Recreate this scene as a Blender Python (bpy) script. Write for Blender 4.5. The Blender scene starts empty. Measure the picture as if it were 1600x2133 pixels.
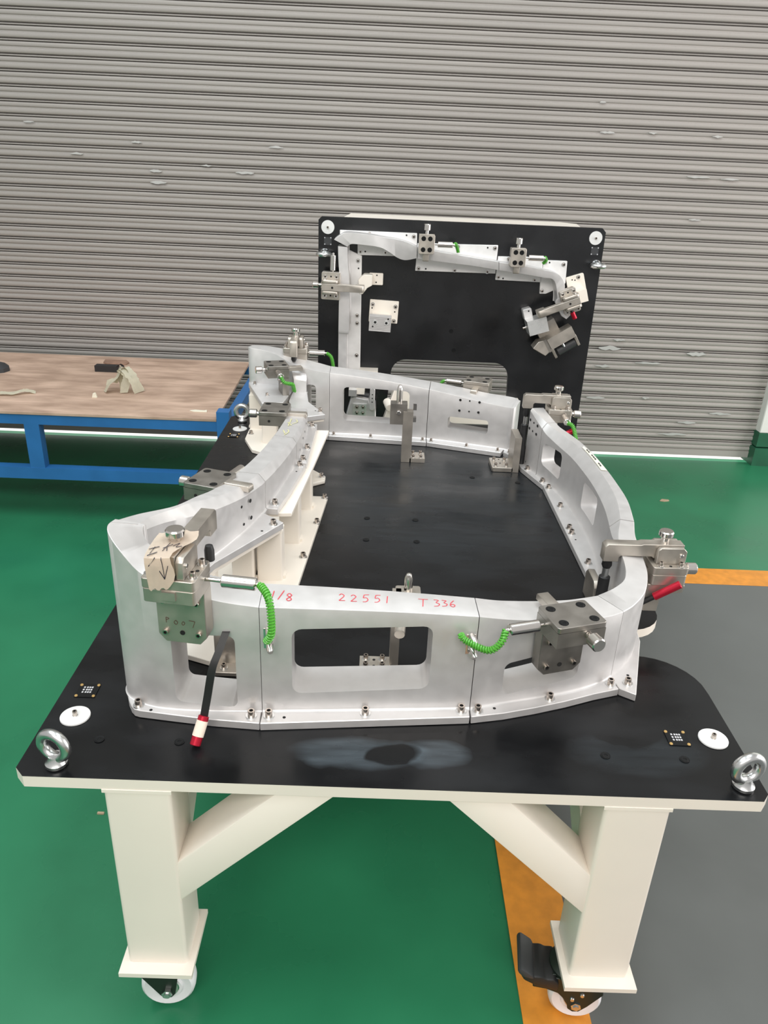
import bpy, bmesh, math, random
from mathutils import Vector, Matrix
random.seed(7)
PI = math.pi
SC = bpy.context.scene
COL = SC.collection
T = 0.56                                   # level of the fixture table top
FZ = -0.03                                 # level of the floor

# ------------------------------------------------------------------ camera
F_PX, PITCH, ROLL, YAW = 1590.0, 0.43265, 0.0437, 0.0121
CAM = Vector((0.5581, -0.9133, 0.9032 + T))
fwd = Vector((math.sin(YAW) * math.cos(PITCH), math.cos(YAW) * math.cos(PITCH), -math.sin(PITCH)))
r0 = Vector((math.cos(YAW), -math.sin(YAW), 0)); d0 = fwd.cross(r0)
RGT = r0 * math.cos(ROLL) - d0 * math.sin(ROLL)
DWN = r0 * math.sin(ROLL) + d0 * math.cos(ROLL)
cam = bpy.data.cameras.new('camera'); camo = bpy.data.objects.new('camera', cam); COL.objects.link(camo)
cam.sensor_fit = 'VERTICAL'; cam.sensor_height = 36.0; cam.lens = 36.0 * F_PX / 2133.0
cam.clip_start = 0.05; cam.clip_end = 200
M = Matrix((RGT, -DWN, -fwd)).transposed().to_4x4(); M.translation = CAM
camo.matrix_world = M
SC.camera = camo

# ------------------------------------------------------------------ light
W = bpy.data.worlds.new('overcast_sky'); SC.world = W; W.use_nodes = True
W.node_tree.nodes['Background'].inputs[0].default_value = (1.0, 0.98, 0.955, 1)
W.node_tree.nodes['Background'].inputs[1].default_value = 0.52
sun = bpy.data.lights.new('sun', 'SUN'); sun.energy = 5.0; sun.angle = math.radians(2); sun.color = (1, 0.98, 0.96)
suno = bpy.data.objects.new('sun', sun); COL.objects.link(suno)          # stands behind the shutter wall, lights only the yard
suno.rotation_euler = Vector((0.05, -0.74, -0.67)).to_track_quat('-Z', 'Y').to_euler()
def unseen_lamp(x, y, z, sx, sy, watt, col=(1, 0.985, 0.96)):
    l = bpy.data.lights.new('unseen_lamp', 'AREA'); l.shape = 'RECTANGLE'; l.size = sx; l.size_y = sy; l.energy = watt; l.color = col
    o = bpy.data.objects.new('unseen_lamp', l); COL.objects.link(o); o.location = (x, y, z); return o
unseen_lamp(-1.3, 0.2, 4.4, 1.6, 3.0, 95, (0.88, 0.965, 1)); unseen_lamp(1.6, 0.6, 4.6, 1.4, 3.0, 50, (0.88, 0.965, 1)); front = unseen_lamp(0.4, -3.4, 4.0, 4.0, 1.6, 150, (1, 0.955, 0.90)); front.rotation_euler = (math.radians(42), 0, 0)  # unseen lamps added overhead and, tilted, as fill from the front
bay = unseen_lamp(6.2, 0.6, 1.9, 3.4, 4.2, 215, (1, 0.97, 0.95)); bay.name = 'open_bay_daylight'      # daylight through the open bay on the right
bay.rotation_euler = (0, math.radians(90), 0)
SC.view_settings.view_transform = 'Standard'; SC.view_settings.look = 'None'
SC.view_settings.exposure = 0.19; SC.view_settings.gamma = 1.0; SC.view_settings.use_curve_mapping = False

# ------------------------------------------------------------------ measuring helpers: the world point of a photo pixel on a known plane
def ray(x, y): return fwd + RGT * ((x - 800) / F_PX) + DWN * ((y - 1066.5) / F_PX)
def pz(x, y, z): d = ray(x, y); return CAM + d * ((z - CAM.z) / d.z)
def py(x, y, v): d = ray(x, y); return CAM + d * ((v - CAM.y) / d.y)

# ------------------------------------------------------------------ materials
MATS = {}
def mat(name, col, metal=0.0, rough=0.5, var=0.0, scale=8.0, col2=None, rvar=0.0, bump=0.0, bscale=200.0, spec=0.5, stretch=None, coat=0.0):
    m = bpy.data.materials.new(name); m.use_nodes = True; nt = m.node_tree; b = nt.nodes['Principled BSDF']
    b.inputs['Base Color'].default_value = (*col, 1); b.inputs['Metallic'].default_value = metal
    b.inputs['Roughness'].default_value = rough; b.inputs['Specular IOR Level'].default_value = spec
    if coat: b.inputs['Coat Weight'].default_value = coat; b.inputs['Coat Roughness'].default_value = 0.15
    tc = nt.nodes.new('ShaderNodeTexCoord'); vec = tc.outputs['Object']
    if stretch:
        mp = nt.nodes.new('ShaderNodeMapping'); mp.inputs['Scale'].default_value = stretch
        nt.links.new(vec, mp.inputs[0]); vec = mp.outputs[0]
    if var or rvar or col2:
        n = nt.nodes.new('ShaderNodeTexNoise'); n.inputs['Scale'].default_value = scale; n.inputs['Detail'].default_value = 5
        nt.links.new(vec, n.inputs['Vector'])
        if var or col2:
            r = nt.nodes.new('ShaderNodeValToRGB'); nt.links.new(n.outputs['Fac'], r.inputs[0])
            r.color_ramp.elements[0].position = 0.35; r.color_ramp.elements[1].position = 0.68
            a = tuple(max(0, v * (1 - var)) for v in col); c2 = col2 or tuple(min(1, v * (1 + var)) for v in col)
            r.color_ramp.elements[0].color = (*a, 1); r.color_ramp.elements[1].color = (*c2, 1)
            nt.links.new(r.outputs[0], b.inputs['Base Color'])
        if rvar:
            mr = nt.nodes.new('ShaderNodeMapRange'); mr.inputs[1].default_value = 0.3; mr.inputs[2].default_value = 0.7
            mr.inputs[3].default_value = max(0, rough - rvar); mr.inputs[4].default_value = min(1, rough + rvar)
            nt.links.new(n.outputs['Fac'], mr.inputs[0]); nt.links.new(mr.outputs[0], b.inputs['Roughness'])
    if bump:
        n2 = nt.nodes.new('ShaderNodeTexNoise'); n2.inputs['Scale'].default_value = bscale; nt.links.new(vec, n2.inputs['Vector'])
        bp = nt.nodes.new('ShaderNodeBump'); bp.inputs['Strength'].default_value = bump; bp.inputs['Distance'].default_value = 0.002
        nt.links.new(n2.outputs['Fac'], bp.inputs['Height']); nt.links.new(bp.outputs[0], b.inputs['Normal'])
    MATS[name] = m
    return m
mat('green_epoxy', (0.019, 0.162, 0.076), 0, 0.30, 0.14, 2.2, rvar=0.08, spec=0.38, bump=0.05, bscale=60)
mat('grey_epoxy', (0.098, 0.106, 0.103), 0, 0.42, 0.10, 3.0, rvar=0.08, bump=0.05, bscale=60)
mat('orange_paint', (0.62, 0.24, 0.025), 0, 0.5, 0.12, 30.0)
mat('wall_paint', (0.70, 0.69, 0.66), 0, 0.7, 0.05, 4)
mat('green_skirting', (0.012, 0.10, 0.05), 0, 0.5, 0.15, 9)
mat('slat_metal', (0.335, 0.308, 0.288), 0.0, 0.55, 0.13, 1.6, rvar=0.08, stretch=(0.35, 1, 9))
mat('aluminium', (0.655, 0.64, 0.635), 0.55, 0.44, 0.03, 40, rvar=0.05)
mat('base_aluminium', (0.80, 0.79, 0.78), 0.3, 0.45, 0.03, 40, rvar=0.05)
mat('bright_aluminium', (0.80, 0.80, 0.79), 0.75, 0.3, 0.03, 40, rvar=0.05)
mat('cream_paint', (0.81, 0.75, 0.67), 0, 0.36, 0.02, 5, rvar=0.05)
mat('black_coat', (0.009, 0.0095, 0.011), 0, 0.28, 0.3, 5, rvar=0.12, stretch=(1, 2.2, 1))
mat('black_top', (0.008, 0.0085, 0.0095), 0, 0.30, 0.35, 5, rvar=0.14, stretch=(1, 2.2, 1), spec=0.22)
def add_dust(m, blobs):
    nt = m.node_tree; b = nt.nodes['Principled BSDF']; tc = [n for n in nt.nodes if n.type == 'TEX_COORD'][0]
    sx = nt.nodes.new('ShaderNodeSeparateXYZ'); nt.links.new(tc.outputs['Object'], sx.inputs[0])
    def math_(op, a, c=None):
        n = nt.nodes.new('ShaderNodeMath'); n.operation = op
        for i, v in enumerate((a, c)):
            if v is None: continue
            if isinstance(v, (int, float)): n.inputs[i].default_value = v
            else: nt.links.new(v, n.inputs[i])
        return n.outputs[0]
    wv = nt.nodes.new('ShaderNodeTexNoise'); wv.inputs['Scale'].default_value = 14; nt.links.new(tc.outputs['Object'], wv.inputs['Vector'])
    w = math_('MULTIPLY', math_('SUBTRACT', wv.outputs['Fac'], 0.5), 0.07)
    tot = None
    for (cx, cy, rx, ry, amp) in blobs:
        dx = math_('DIVIDE', math_('SUBTRACT', math_('ADD', sx.outputs[0], w), cx), rx); dy = math_('DIVIDE', math_('SUBTRACT', math_('ADD', sx.outputs[1], math_('MULTIPLY', w, 0.4)), cy), ry)
        e = math_('SUBTRACT', 1.0, math_('ADD', math_('MULTIPLY', dx, dx), math_('MULTIPLY', dy, dy)))
        e = math_('MULTIPLY', math_('MINIMUM', math_('MAXIMUM', math_('MULTIPLY', e, 1.6), 0.0), 1.0), amp)
        tot = e if tot is None else math_('ADD', tot, e)
    st = nt.nodes.new('ShaderNodeTexNoise'); st.inputs['Scale'].default_value = 9; st.inputs['Detail'].default_value = 6
    mp = nt.nodes.new('ShaderNodeMapping'); mp.inputs['Scale'].default_value = (1, 7, 1); mp.inputs['Rotation'].default_value = (0, 0, 0.15); nt.links.new(tc.outputs['Object'], mp.inputs[0]); nt.links.new(mp.outputs[0], st.inputs['Vector'])
    f = math_('MINIMUM', math_('MAXIMUM', math_('MULTIPLY', tot, math_('ADD', math_('MULTIPLY', st.outputs['Fac'], 1.1), -0.05)), 0.0), 1.0)
    mx = nt.nodes.new('ShaderNodeMixRGB'); nt.links.new(f, mx.inputs[0]); old = b.inputs['Base Color'].links[0].from_socket
    nt.links.new(old, mx.inputs[1]); mx.inputs[2].default_value = (0.17, 0.215, 0.25, 1); nt.links.new(mx.outputs[0], b.inputs['Base Color'])
# wiped dust film on the near strip and a faint film inside the ring (plate coordinates, origin at the table centre)
add_dust(MATS['black_top'], [(-0.06, -0.822, 0.12, 0.042, 0.42), (0.07, -0.818, 0.07, 0.036, 0.34), (0.0, -0.824, 0.042, 0.026, -0.75), (0.42, -0.80, 0.13, 0.06, 0.10), (0.16, 0.25, 0.40, 0.50, 0.09), (0.42, -0.74, 0.07, 0.05, -0.2)])
mat('nickel_steel', (0.50, 0.46, 0.41), 0.85, 0.42, 0.08, 25, rvar=0.08)
mat('dark_steel', (0.30, 0.28, 0.255), 0.85, 0.42, 0.10, 25, rvar=0.08)
mat('polished_steel', (0.72, 0.69, 0.66), 1.0, 0.18, 0.03, 30)
mat('zinc', (0.66, 0.67, 0.67), 1.0, 0.27, 0.12, 18, rvar=0.08)
mat('bolt_steel', (0.55, 0.49, 0.44), 1.0, 0.25)
mat('hole_black', (0.006, 0.006, 0.006), 0, 0.8)
mat('screw_black', (0.006, 0.0065, 0.007), 0.0, 0.5, spec=0.2)
mat('white_plastic', (0.78, 0.77, 0.80), 0, 0.4)
mat('white_disc', (0.72, 0.72, 0.71), 0.1, 0.4)
mat('caster_green', (0.012, 0.02, 0.014), 0.3, 0.4)
mat('rubber', (0.012, 0.012, 0.013), 0, 0.5)
mat('rubber_grey', (0.035, 0.037, 0.04), 0, 0.5)
mat('red_anodised', (0.48, 0.012, 0.035), 0.55, 0.28)
mat('green_coil', (0.085, 0.36, 0.04), 0, 0.3)
mat('paper_tape', (0.80, 0.69, 0.58), 0, 0.8, 0.04, 60)
mat('pale_tape', (0.76, 0.73, 0.60), 0, 0.7, 0.04, 60)
mat('red_ink', (0.62, 0.05, 0.07), 0, 0.6)
mat('red_brown_ink', (0.10, 0.05, 0.035), 0, 0.6)
mat('black_ink', (0.02, 0.018, 0.03), 0, 0.6)
mat('yellow_ink', (0.62, 0.60, 0.30), 0, 0.6)
mat('brass', (0.75, 0.50, 0.20), 0.8, 0.3)
mat('engraving', (0.50, 0.50, 0.52), 0, 0.5)
mat('blue_paint', (0.022, 0.135, 0.36), 0, 0.42, 0.08, 8)
mat('plywood', (0.36, 0.245, 0.18), 0, 0.65, 0.0, 3.2, col2=(0.60, 0.43, 0.33), stretch=(1.6, 5, 1))
mat('plywood_edge', (0.36, 0.22, 0.14), 0, 0.7, 0.1, 30)
mat('dirty_timber', (0.28, 0.17, 0.12), 0, 0.7, 0.2, 30)
mat('charcoal_foam', (0.022, 0.019, 0.019), 0, 0.8)
mat('concrete', (0.62, 0.62, 0.61), 0, 0.9, 0.1, 3)
mat('debris', (0.4, 0.3, 0.2), 0, 0.8)

# ------------------------------------------------------------------ mesh helpers
def shade(me, ang=35):
    me.polygons.foreach_set('use_smooth', [True] * len(me.polygons))
    try: me.set_sharp_from_angle(angle=math.radians(ang))
    except Exception: pass
def mk(bm, name='mesh', ang=35, normals=True):
    if normals: bmesh.ops.recalc_face_normals(bm, faces=bm.faces)
    me = bpy.data.meshes.new(name); bm.to_mesh(me); bm.free(); shade(me, ang); return me
def ob(name, me, material, parent=None, loc=(0, 0, 0), rot=None, label=None):
    o = bpy.data.objects.new(name, me); COL.objects.link(o)
    if me is not None and material is not None and len(me.materials) == 0:
        for mm in (material if isinstance(material, (list, tuple)) else [material]): me.materials.append(MATS[mm])
    o.parent = parent; o.location = loc
    if rot is not None:
        if isinstance(rot, Matrix): o.rotation_euler = rot.to_euler()
        else: o.rotation_euler = rot
    if label: o['label'] = label
    return o
def tag(o, label, cat, group=None, kind=None):
    if label: o['label'] = label
    if cat: o['category'] = cat
    if group: o['group'] = group
    if kind: o['kind'] = kind
    return o
def thing(name, label, cat, loc=(0, 0, 0), rot=None, group=None):
    return tag(ob(name, None, None, None, loc, rot), label, cat, group)
def bev(bm, w, seg=1):
    if w > 0: bmesh.ops.bevel(bm, geom=[e for e in bm.edges if e.is_manifold and e.calc_face_angle(0) > 0.5], offset=w, segments=seg, affect='EDGES', profile=0.5, clamp_overlap=True)
def add_box(bm, lo, hi):
    vs = [bm.verts.new((x, y, z)) for x in (lo[0], hi[0]) for y in (lo[1], hi[1]) for z in (lo[2], hi[2])]
    for f in ((0, 1, 3, 2), (4, 6, 7, 5), (0, 4, 5, 1), (2, 3, 7, 6), (0, 2, 6, 4), (1, 5, 7, 3)): bm.faces.new([vs[i] for i in f])
def box(lo, hi, w=0.0, seg=1):
    bm = bmesh.new(); add_box(bm, lo, hi); bev(bm, w, seg); return mk(bm)
def prism(poly, z0, z1, w=0.0, seg=1, axis='z'):
    bm = bmesh.new()
    def P(p, h): return {'z': (p[0], p[1], h), 'y': (p[0], h, p[1]), 'x': (h, p[0], p[1])}[axis]
    a = [bm.verts.new(P(p, z0)) for p in poly]; b = [bm.verts.new(P(p, z1)) for p in poly]; n = len(poly)
    bm.faces.new(a); bm.faces.new(b)
    for i in range(n): bm.faces.new((a[i], a[(i + 1) % n], b[(i + 1) % n], b[i]))
    bmesh.ops.recalc_face_normals(bm, faces=bm.faces); bev(bm, w, seg); return mk(bm)
def rrect(x0, y0, x1, y1, r, n=4):
    out = []
    for cx, cy, a0 in ((x1 - r, y1 - r, 0), (x0 + r, y1 - r, 90), (x0 + r, y0 + r, 180), (x1 - r, y0 + r, 270)):
        for i in range(n + 1):
            a = math.radians(a0 + 90 * i / n); out.append((cx + r * math.cos(a), cy + r * math.sin(a)))
    return out
def frame_of(d):
    d = Vector(d).normalized(); u = d.orthogonal().normalized(); return u, d.cross(u), d
def lathe(prof, p0=(0, 0, 0), axis=(0, 0, 1), seg=20):
    """prof: list of (radius, height along axis); closed solid of revolution"""
    bm = bmesh.new(); u, v, d = frame_of(axis); p0 = Vector(p0); rings = []
    for r, h in prof:
        if r < 1e-6: rings.append([bm.verts.new(p0 + d * h)])
        else: rings.append([bm.verts.new(p0 + d * h + (u * math.cos(2 * PI * i / seg) + v * math.sin(2 * PI * i / seg)) * r) for i in range(seg)])
    for a, b in zip(rings[:-1], rings[1:]):
        for i in range(seg):
            j = (i + 1) % seg
            if len(a) == 1 and len(b) == 1: continue
            if len(a) == 1: bm.faces.new((a[0], b[i], b[j]))
            elif len(b) == 1: bm.faces.new((a[i], a[j], b[0]))
            else: bm.faces.new((a[i], a[j], b[j], b[i]))
    if len(rings[0]) > 1: bm.faces.new(rings[0])
    if len(rings[-1]) > 1: bm.faces.new(rings[-1])
    return mk(bm)
def cyl(p0, p1, r, seg=18, b=0.0):
    p0 = Vector(p0); d = Vector(p1) - p0; L = d.length
    return lathe([(r - b, 0), (r, b), (r, L - b), (r - b, L)] if b else [(r, 0), (r, L)], p0, d, seg)
def tube(pts, r, seg=8, closed=False):
    bm = bmesh.new(); pts = [Vector(p) for p in pts]; n = len(pts); rings = []; up = None
    for i, p in enumerate(pts):
        t = (pts[(i + 1) % n] - pts[i - 1]) if (closed or 0 < i < n - 1) else (pts[1] - pts[0] if i == 0 else pts[-1] - pts[-2])
        t.normalize()
        if up is None: up = t.orthogonal().normalized()
        up = (up - t * up.dot(t)).normalized(); v = t.cross(up)
        rr = r[i] if isinstance(r, (list, tuple)) else r
        rings.append([bm.verts.new(p + (up * math.cos(2 * PI * k / seg) + v * math.sin(2 * PI * k / seg)) * rr) for k in range(seg)])
    m = n if closed else n - 1
    for i in range(m):
        a, b = rings[i], rings[(i + 1) % n]
        for k in range(seg): bm.faces.new((a[k], a[(k + 1) % seg], b[(k + 1) % seg], b[k]))
    if not closed: bm.faces.new(rings[0]); bm.faces.new(rings[-1])
    return mk(bm, ang=50)
def catmull(pts, n):
    pts = [Vector(p) for p in pts]; out = []
    for i in range(len(pts) - 1):
        p0 = pts[max(i - 1, 0)]; p1 = pts[i]; p2 = pts[i + 1]; p3 = pts[min(i + 2, len(pts) - 1)]
        for k in range(n):
            t = k / n
            out.append(0.5 * ((2 * p1) + (p2 - p0) * t + (2 * p0 - 5 * p1 + 4 * p2 - p3) * t * t + (3 * p1 - p0 - 3 * p2 + p3) * t ** 3))
    out.append(pts[-1]); return out
def ribbon(strokes, w, P, thick=0.0004):
    """flat pen strokes; P maps (u, v) to a world point on the surface, strokes are lists of (u, v)"""
    bm = bmesh.new()
    for s in strokes:
        pts = s if len(s) == 2 else [(p[0], p[1]) for p in catmull([(q[0], q[1], 0) for q in s], 4)]
        L = []; R = []
        for i, p in enumerate(pts):
            a = pts[max(i - 1, 0)]; b = pts[min(i + 1, len(pts) - 1)]
            dx, dy = b[0] - a[0], b[1] - a[1]; l = math.hypot(dx, dy) or 1
            nx, ny = -dy / l * w / 2, dx / l * w / 2
            L.append(bm.verts.new(P(p[0] + nx, p[1] + ny, thick))); R.append(bm.verts.new(P(p[0] - nx, p[1] - ny, thick)))
        for i in range(len(pts) - 1): bm.faces.new((L[i], L[i + 1], R[i + 1], R[i]))
    return mk(bm, normals=False)

# shared small hardware ------------------------------------------------
def bolt_mesh(r, h, wr, wt):
    bm = bmesh.new(); seg = 14
    prof = [(0, 0), (wr, 0), (wr, wt), (r, wt), (r, wt + h * 0.9), (r * 0.93, wt + h), (r * 0.58, wt + h), (r * 0.5, wt + h * 0.45), (0, wt + h * 0.45)]
    rings = []
    for rr, z in prof:
        rings.append([bm.verts.new((0, 0, z))] if rr == 0 else [bm.verts.new((rr * math.cos(2 * PI * i / seg), rr * math.sin(2 * PI * i / seg), z)) for i in range(seg)])
    for a, b in zip(rings[:-1], rings[1:]):
        for i in range(seg):
            j = (i + 1) % seg
            f = bm.faces.new((a[0], b[i], b[j])) if len(a) == 1 else bm.faces.new((a[i], a[j], b[0])) if len(b) == 1 else bm.faces.new((a[i], a[j], b[j], b[i]))
            if a is rings[-2] or a is rings[-3]: f.material_index = 1
            if rings.index(a) < 3: f.material_index = 2
    me = mk(bm, ang=40)
    for m_ in ('bolt_steel', 'hole_black', 'zinc'): me.materials.append(MATS[m_])
    return me
BOLT = bolt_mesh(0.0062, 0.0105, 0.0098, 0.002)
BOLT_S = bolt_mesh(0.0048, 0.0085, 0.0078, 0.0016)
FLATSCREW = lathe([(0.0085, 0), (0.0085, 0.0006), (0.0066, 0.0003), (0.0062, 0.0009), (0.0034, 0.0009), (0.003, 0.0002), (0, 0.0002)], seg=14)
FLATSCREW.materials.append(MATS['screw_black'])
DOT = lathe([(0.0036, 0), (0.0036, 0.0004), (0, 0.0004)], seg=10); DOT.materials.append(MATS['hole_black'])
def bolt(parent, p, z=None, me=None, name='bolt', rot=None):
    return ob(name, me or BOLT, None, parent, (p[0], p[1], z if z is not None else p[2]), rot)
def dot(parent, p, n, name='pin_hole', s=1.0):
    q = Vector(n).to_track_quat('Z', 'Y').to_euler(); o = ob(name, DOT, None, parent, p, q); o.scale = (s, s, 1); return o

# ================================================================== the setting
def struct(o): o['kind'] = 'structure'; return o
Y_DOOR = 3.21
fl = struct(ob('floor', box((-7, -6, FZ - 0.05), (8, Y_DOOR + 0.02, FZ)), 'green_epoxy'))
fl['label'] = 'glossy green epoxy floor'
YL0, YL1 = pz(1090, 2133, FZ).x, pz(1232, 2133, FZ).x
YH0, YH1 = pz(1600, 1222, FZ).y, pz(1600, 1190, FZ).y
g = struct(ob('floor_grey_lane', box((YL1 - 0.02, -6, FZ), (8, YH0 + 0.03, FZ + 0.0012)), 'grey_epoxy')); g['label'] = 'grey painted floor lane right of the orange line'
t1 = struct(ob('trim_1', box((YL0, -6, FZ), (YL1, YH1, FZ + 0.002)), 'orange_paint')); t1['label'] = 'orange floor line running under the table'
t2 = struct(ob('trim_2', box((YL1 - 0.01, YH0, FZ), (8, YH1, FZ + 0.0021)), 'orange_paint')); t2['label'] = 'orange floor line crossing behind the table on the right'
out = struct(ob('ground', box((-12, Y_DOOR + 0.02, FZ - 0.08), (12, 16, FZ - 0.002)), 'concrete')); out['label'] = 'pale concrete yard glimpsed under the shutter'
# wall and pillar
wr = struct(ob('wall_back', box((2.80, Y_DOOR + 0.03, FZ), (8, Y_DOOR + 0.25, 8.0)), 'wall_paint')); wr['label'] = 'white wall right of the shutter pillar'
wl = struct(ob('wall_lintel', box((-7, Y_DOOR + 0.03, 3.15), (2.765, Y_DOOR + 0.25, 8.0)), 'wall_paint')); wl['label'] = 'white wall above the roller shutter'
XD = pz(1546, 955, FZ).x + 0.01               # right edge of the shutter opening
pl = struct(ob('pillar', prism([(XD, Y_DOOR - 0.06), (XD + 0.165, Y_DOOR - 0.06), (XD + 0.165, Y_DOOR + 0.2), (XD, Y_DOOR + 0.2)], FZ + 0.19, 8.0, 0.004), 'wall_paint')); pl['label'] = 'white pillar at the right edge of the shutter'
bb = struct(ob('baseboard_back', box((XD - 0.004, Y_DOOR - 0.068, FZ + 0.112), (XD + 0.172, Y_DOOR + 0.1, FZ + 0.19), 0.004), 'green_skirting')); bb['label'] = 'green skirting band round the pillar foot'
b2 = struct(ob('baseboard_right', box((XD - 0.008, Y_DOOR - 0.073, FZ), (XD + 0.176, Y_DOOR + 0.1, FZ + 0.104), 0.006), 'green_skirting')); b2['label'] = 'lower green plinth of the pillar foot'
b3 = struct(ob('baseboard_wall', box((XD + 0.18, Y_DOOR + 0.01, FZ), (8, Y_DOOR + 0.06, FZ + 0.17), 0.004), 'green_skirting')); b3['label'] = 'green skirting along the right wall'
# roller shutter
door = ob('door_1', None, None, None, (0, Y_DOOR, 0)); struct(door); door['label'] = 'grey steel roller shutter closing the bay'
PITCH_S = 0.0625; SK = PITCH_S / 0.0612
pr = [(0.002, 0.0), (-0.0050, 0.0012), (-0.0072, 0.0040), (-0.0086, 0.0090), (-0.0086, 0.0150), (-0.0076, 0.0190), (-0.0040, 0.0215), (-0.0034, 0.0245), (-0.0040, 0.0272), (-0.0072, 0.0300), (-0.0084, 0.0340), (-0.0086, 0.0400),
      (-0.0078, 0.0440), (-0.0060, 0.0458), (0.001, 0.0463), (0.012, 0.0465), (0.012, 0.0498), (-0.0030, 0.0501), (-0.0056, 0.0512), (-0.0062, 0.0528), (-0.0052, 0.0546), (-0.0020, 0.0556), (0.012, 0.0558), (0.012, 0.0612)]
bm = bmesh.new(); X0, X1 = -6.5, XD; NX = 12
cols = []
for i in range(NX + 1):
    x = X0 + (X1 - X0) * i / NX; cols.append([bm.verts.new((x, p[0], p[1] * SK)) for p in pr] + [bm.verts.new((x, 0.016, PITCH_S)), bm.verts.new((x, 0.016, 0.0))])
for a, b in zip(cols[:-1], cols[1:]):
    for j in range(len(a)): bm.faces.new((a[j], b[j], b[(j + 1) % len(a)], a[(j + 1) % len(a)]))
SLAT = mk(bm, ang=30); SLAT.materials.append(MATS['slat_metal'])
for i in range(53):
    o = ob('slat', SLAT, None, door, (0, 0, FZ + 0.062 + i * PITCH_S))
ob('bottom_rail', box((X0, -0.010, FZ + 0.026), (X1, 0.008, FZ + 0.062), 0.003), 'slat_metal', door, label='flat bottom rail of the shutter')
# peeled paint flakes and dents on the shutter
def flake(px_, py_, L, h):
    p = py(px_, py_, Y_DOOR - 0.014); n = 7
    top = [(p.x + L * (i / (n - 1) - 0.5), p.z + h * 0.5 * (0.5 + random.random()) * math.sin(PI * (i + 0.5) / n)) for i in range(n)]
    bot = [(p.x + L * (i / (n - 1) - 0.5), p.z - h * 0.5 * (0.5 + random.random()) * math.sin(PI * (i + 0.5) / n)) for i in reversed(range(n))]
    return prism(top + bot, -0.0165, -0.013, 0, axis='y')
MATS['flake'] = mat('flake', (0.46, 0.455, 0.44), 0.1, 0.5)
for (fx, fy, L, h) in ((285, 296, .05, .012), (160, 320, .06, .010), (325, 356, .06, .014), (510, 360, .09, .012), (330, 380, .08, .012), (575, 307, .07, .010), (430, 345, .05, .008), (60, 253, .05, .008),
                       (1265, 276, .07, .010), (1360, 277, .04, .009), (1495, 285, .05, .008), (1455, 369, .11, .010), (1520, 374, .09, .008), (1256, 213, .03, .007), (1447, 458, .06, .007), (1270, 725, .12, .02), (1255, 762, .08, .013),
                       (1450, 737, .10, .02), (1350, 756, .14, .012), (1240, 828, .10, .014), (1430, 880, .10, .012), (1400, 904, .16, .012), (1500, 862, .12, .012), (1290, 708, .06, .012), (1345, 829, .04, .012)):
    ob('paint_flake', flake(fx, fy, L, h), 'flake', door)

# ================================================================== fixture table
tab = thing('fixture_table', 'cream steel table on castors with black top carrying the silver contour blocks', 'table', (0.6, 0.9, 0))
O = Vector((0.6, 0.9, 0))
def tp(me, name, m_, loc=(0, 0, 0), rot=None, label=None, parent=None):
    """a table part given in world coordinates"""
    return ob(name, me, m_, parent or tab, Vector(loc) - (O if parent is None else Vector((0, 0, 0))), rot, label)
right = [(1.208, 0.016), (1.208, 0.27)]
for k in range(1, 9):
    a = math.radians(90 * k / 8); right.append((1.098 + 0.11 * math.cos(a), 0.278 + 0.11 * math.sin(a)))
right += [(1.085, 0.395), (1.075, 0.43), (1.085, 0.468), (1.118, 0.478)]
for k in range(0, 7):
    a = math.radians(-80 + 80 * k / 6); right.append((1.118 + 0.082 * math.cos(a), 0.566 + 0.082 * math.sin(a)))
poly = [(0.018, 0), (1.194, 0)] + right + [(1.2, 1.85), (1.182, 1.868), (0.018, 1.868), (0, 1.85), (0, 0.018)]
bm = bmesh.new()
lo = [bm.verts.new((p[0], p[1], T - 0.022)) for p in poly]; hi = [bm.verts.new((p[0], p[1], T - 0.0008)) for p in poly]
n = len(poly); bm.faces.new(lo)
tf = bm.faces.new(hi); tf.material_index = 1
for i in range(n): bm.faces.new((lo[i], lo[(i + 1) % n], hi[(i + 1) % n], hi[i]))
ins = bmesh.ops.inset_individual(bm, faces=[tf], thickness=0.0012, depth=0.0008)
me = mk(bm, ang=30)
me.transform(Matrix.Translation((-0.6, -0.9, 0)))
tp(me, 'top_plate', ['cream_paint', 'black_top'], loc=(0.6, 0.9, 0), label='plate with black coated face and cream edges')
LEGS = [(0.1416, 0.0, 1), (1.0509 - 0.107, 0.0, -1), (0.1416, 1.72, 1), (1.0509 - 0.107, 1.72, -1)]
for (x, y, s) in LEGS:
    lg = tp(prism(rrect(x, y, x + 0.107, y + 0.10, 0.007, 3), 0.122, T - 0.022), 'leg', 'cream_paint')
    ob('weld_bead', box((x - 0.0018, y - 0.0012, T - 0.0285), (x + 0.1088, y + 0.102, T - 0.0221), 0.0022, 2), 'cream_paint', lg)
    tp(box((x - 0.012, y - 0.022, 0.112), (x + 0.119, y + 0.112, 0.122), 0.0015), 'foot_plate', 'cream_paint')
def bar(p0, p1, w, d, y0):
    p0 = Vector(p0); p1 = Vector(p1); t = (p1 - p0).normalized(); nrm = Vector((-t.y, t.x))
    return [tuple(p0 + nrm * w / 2), tuple(p1 + nrm * w / 2), tuple(p1 - nrm * w / 2), tuple(p0 - nrm * w / 2)]
a0 = py(361, 1809, 0); a1 = py(575, 1660, 0); a2 = py(701, 1664, 0); a3 = py(366, 1891, 0)
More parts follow.
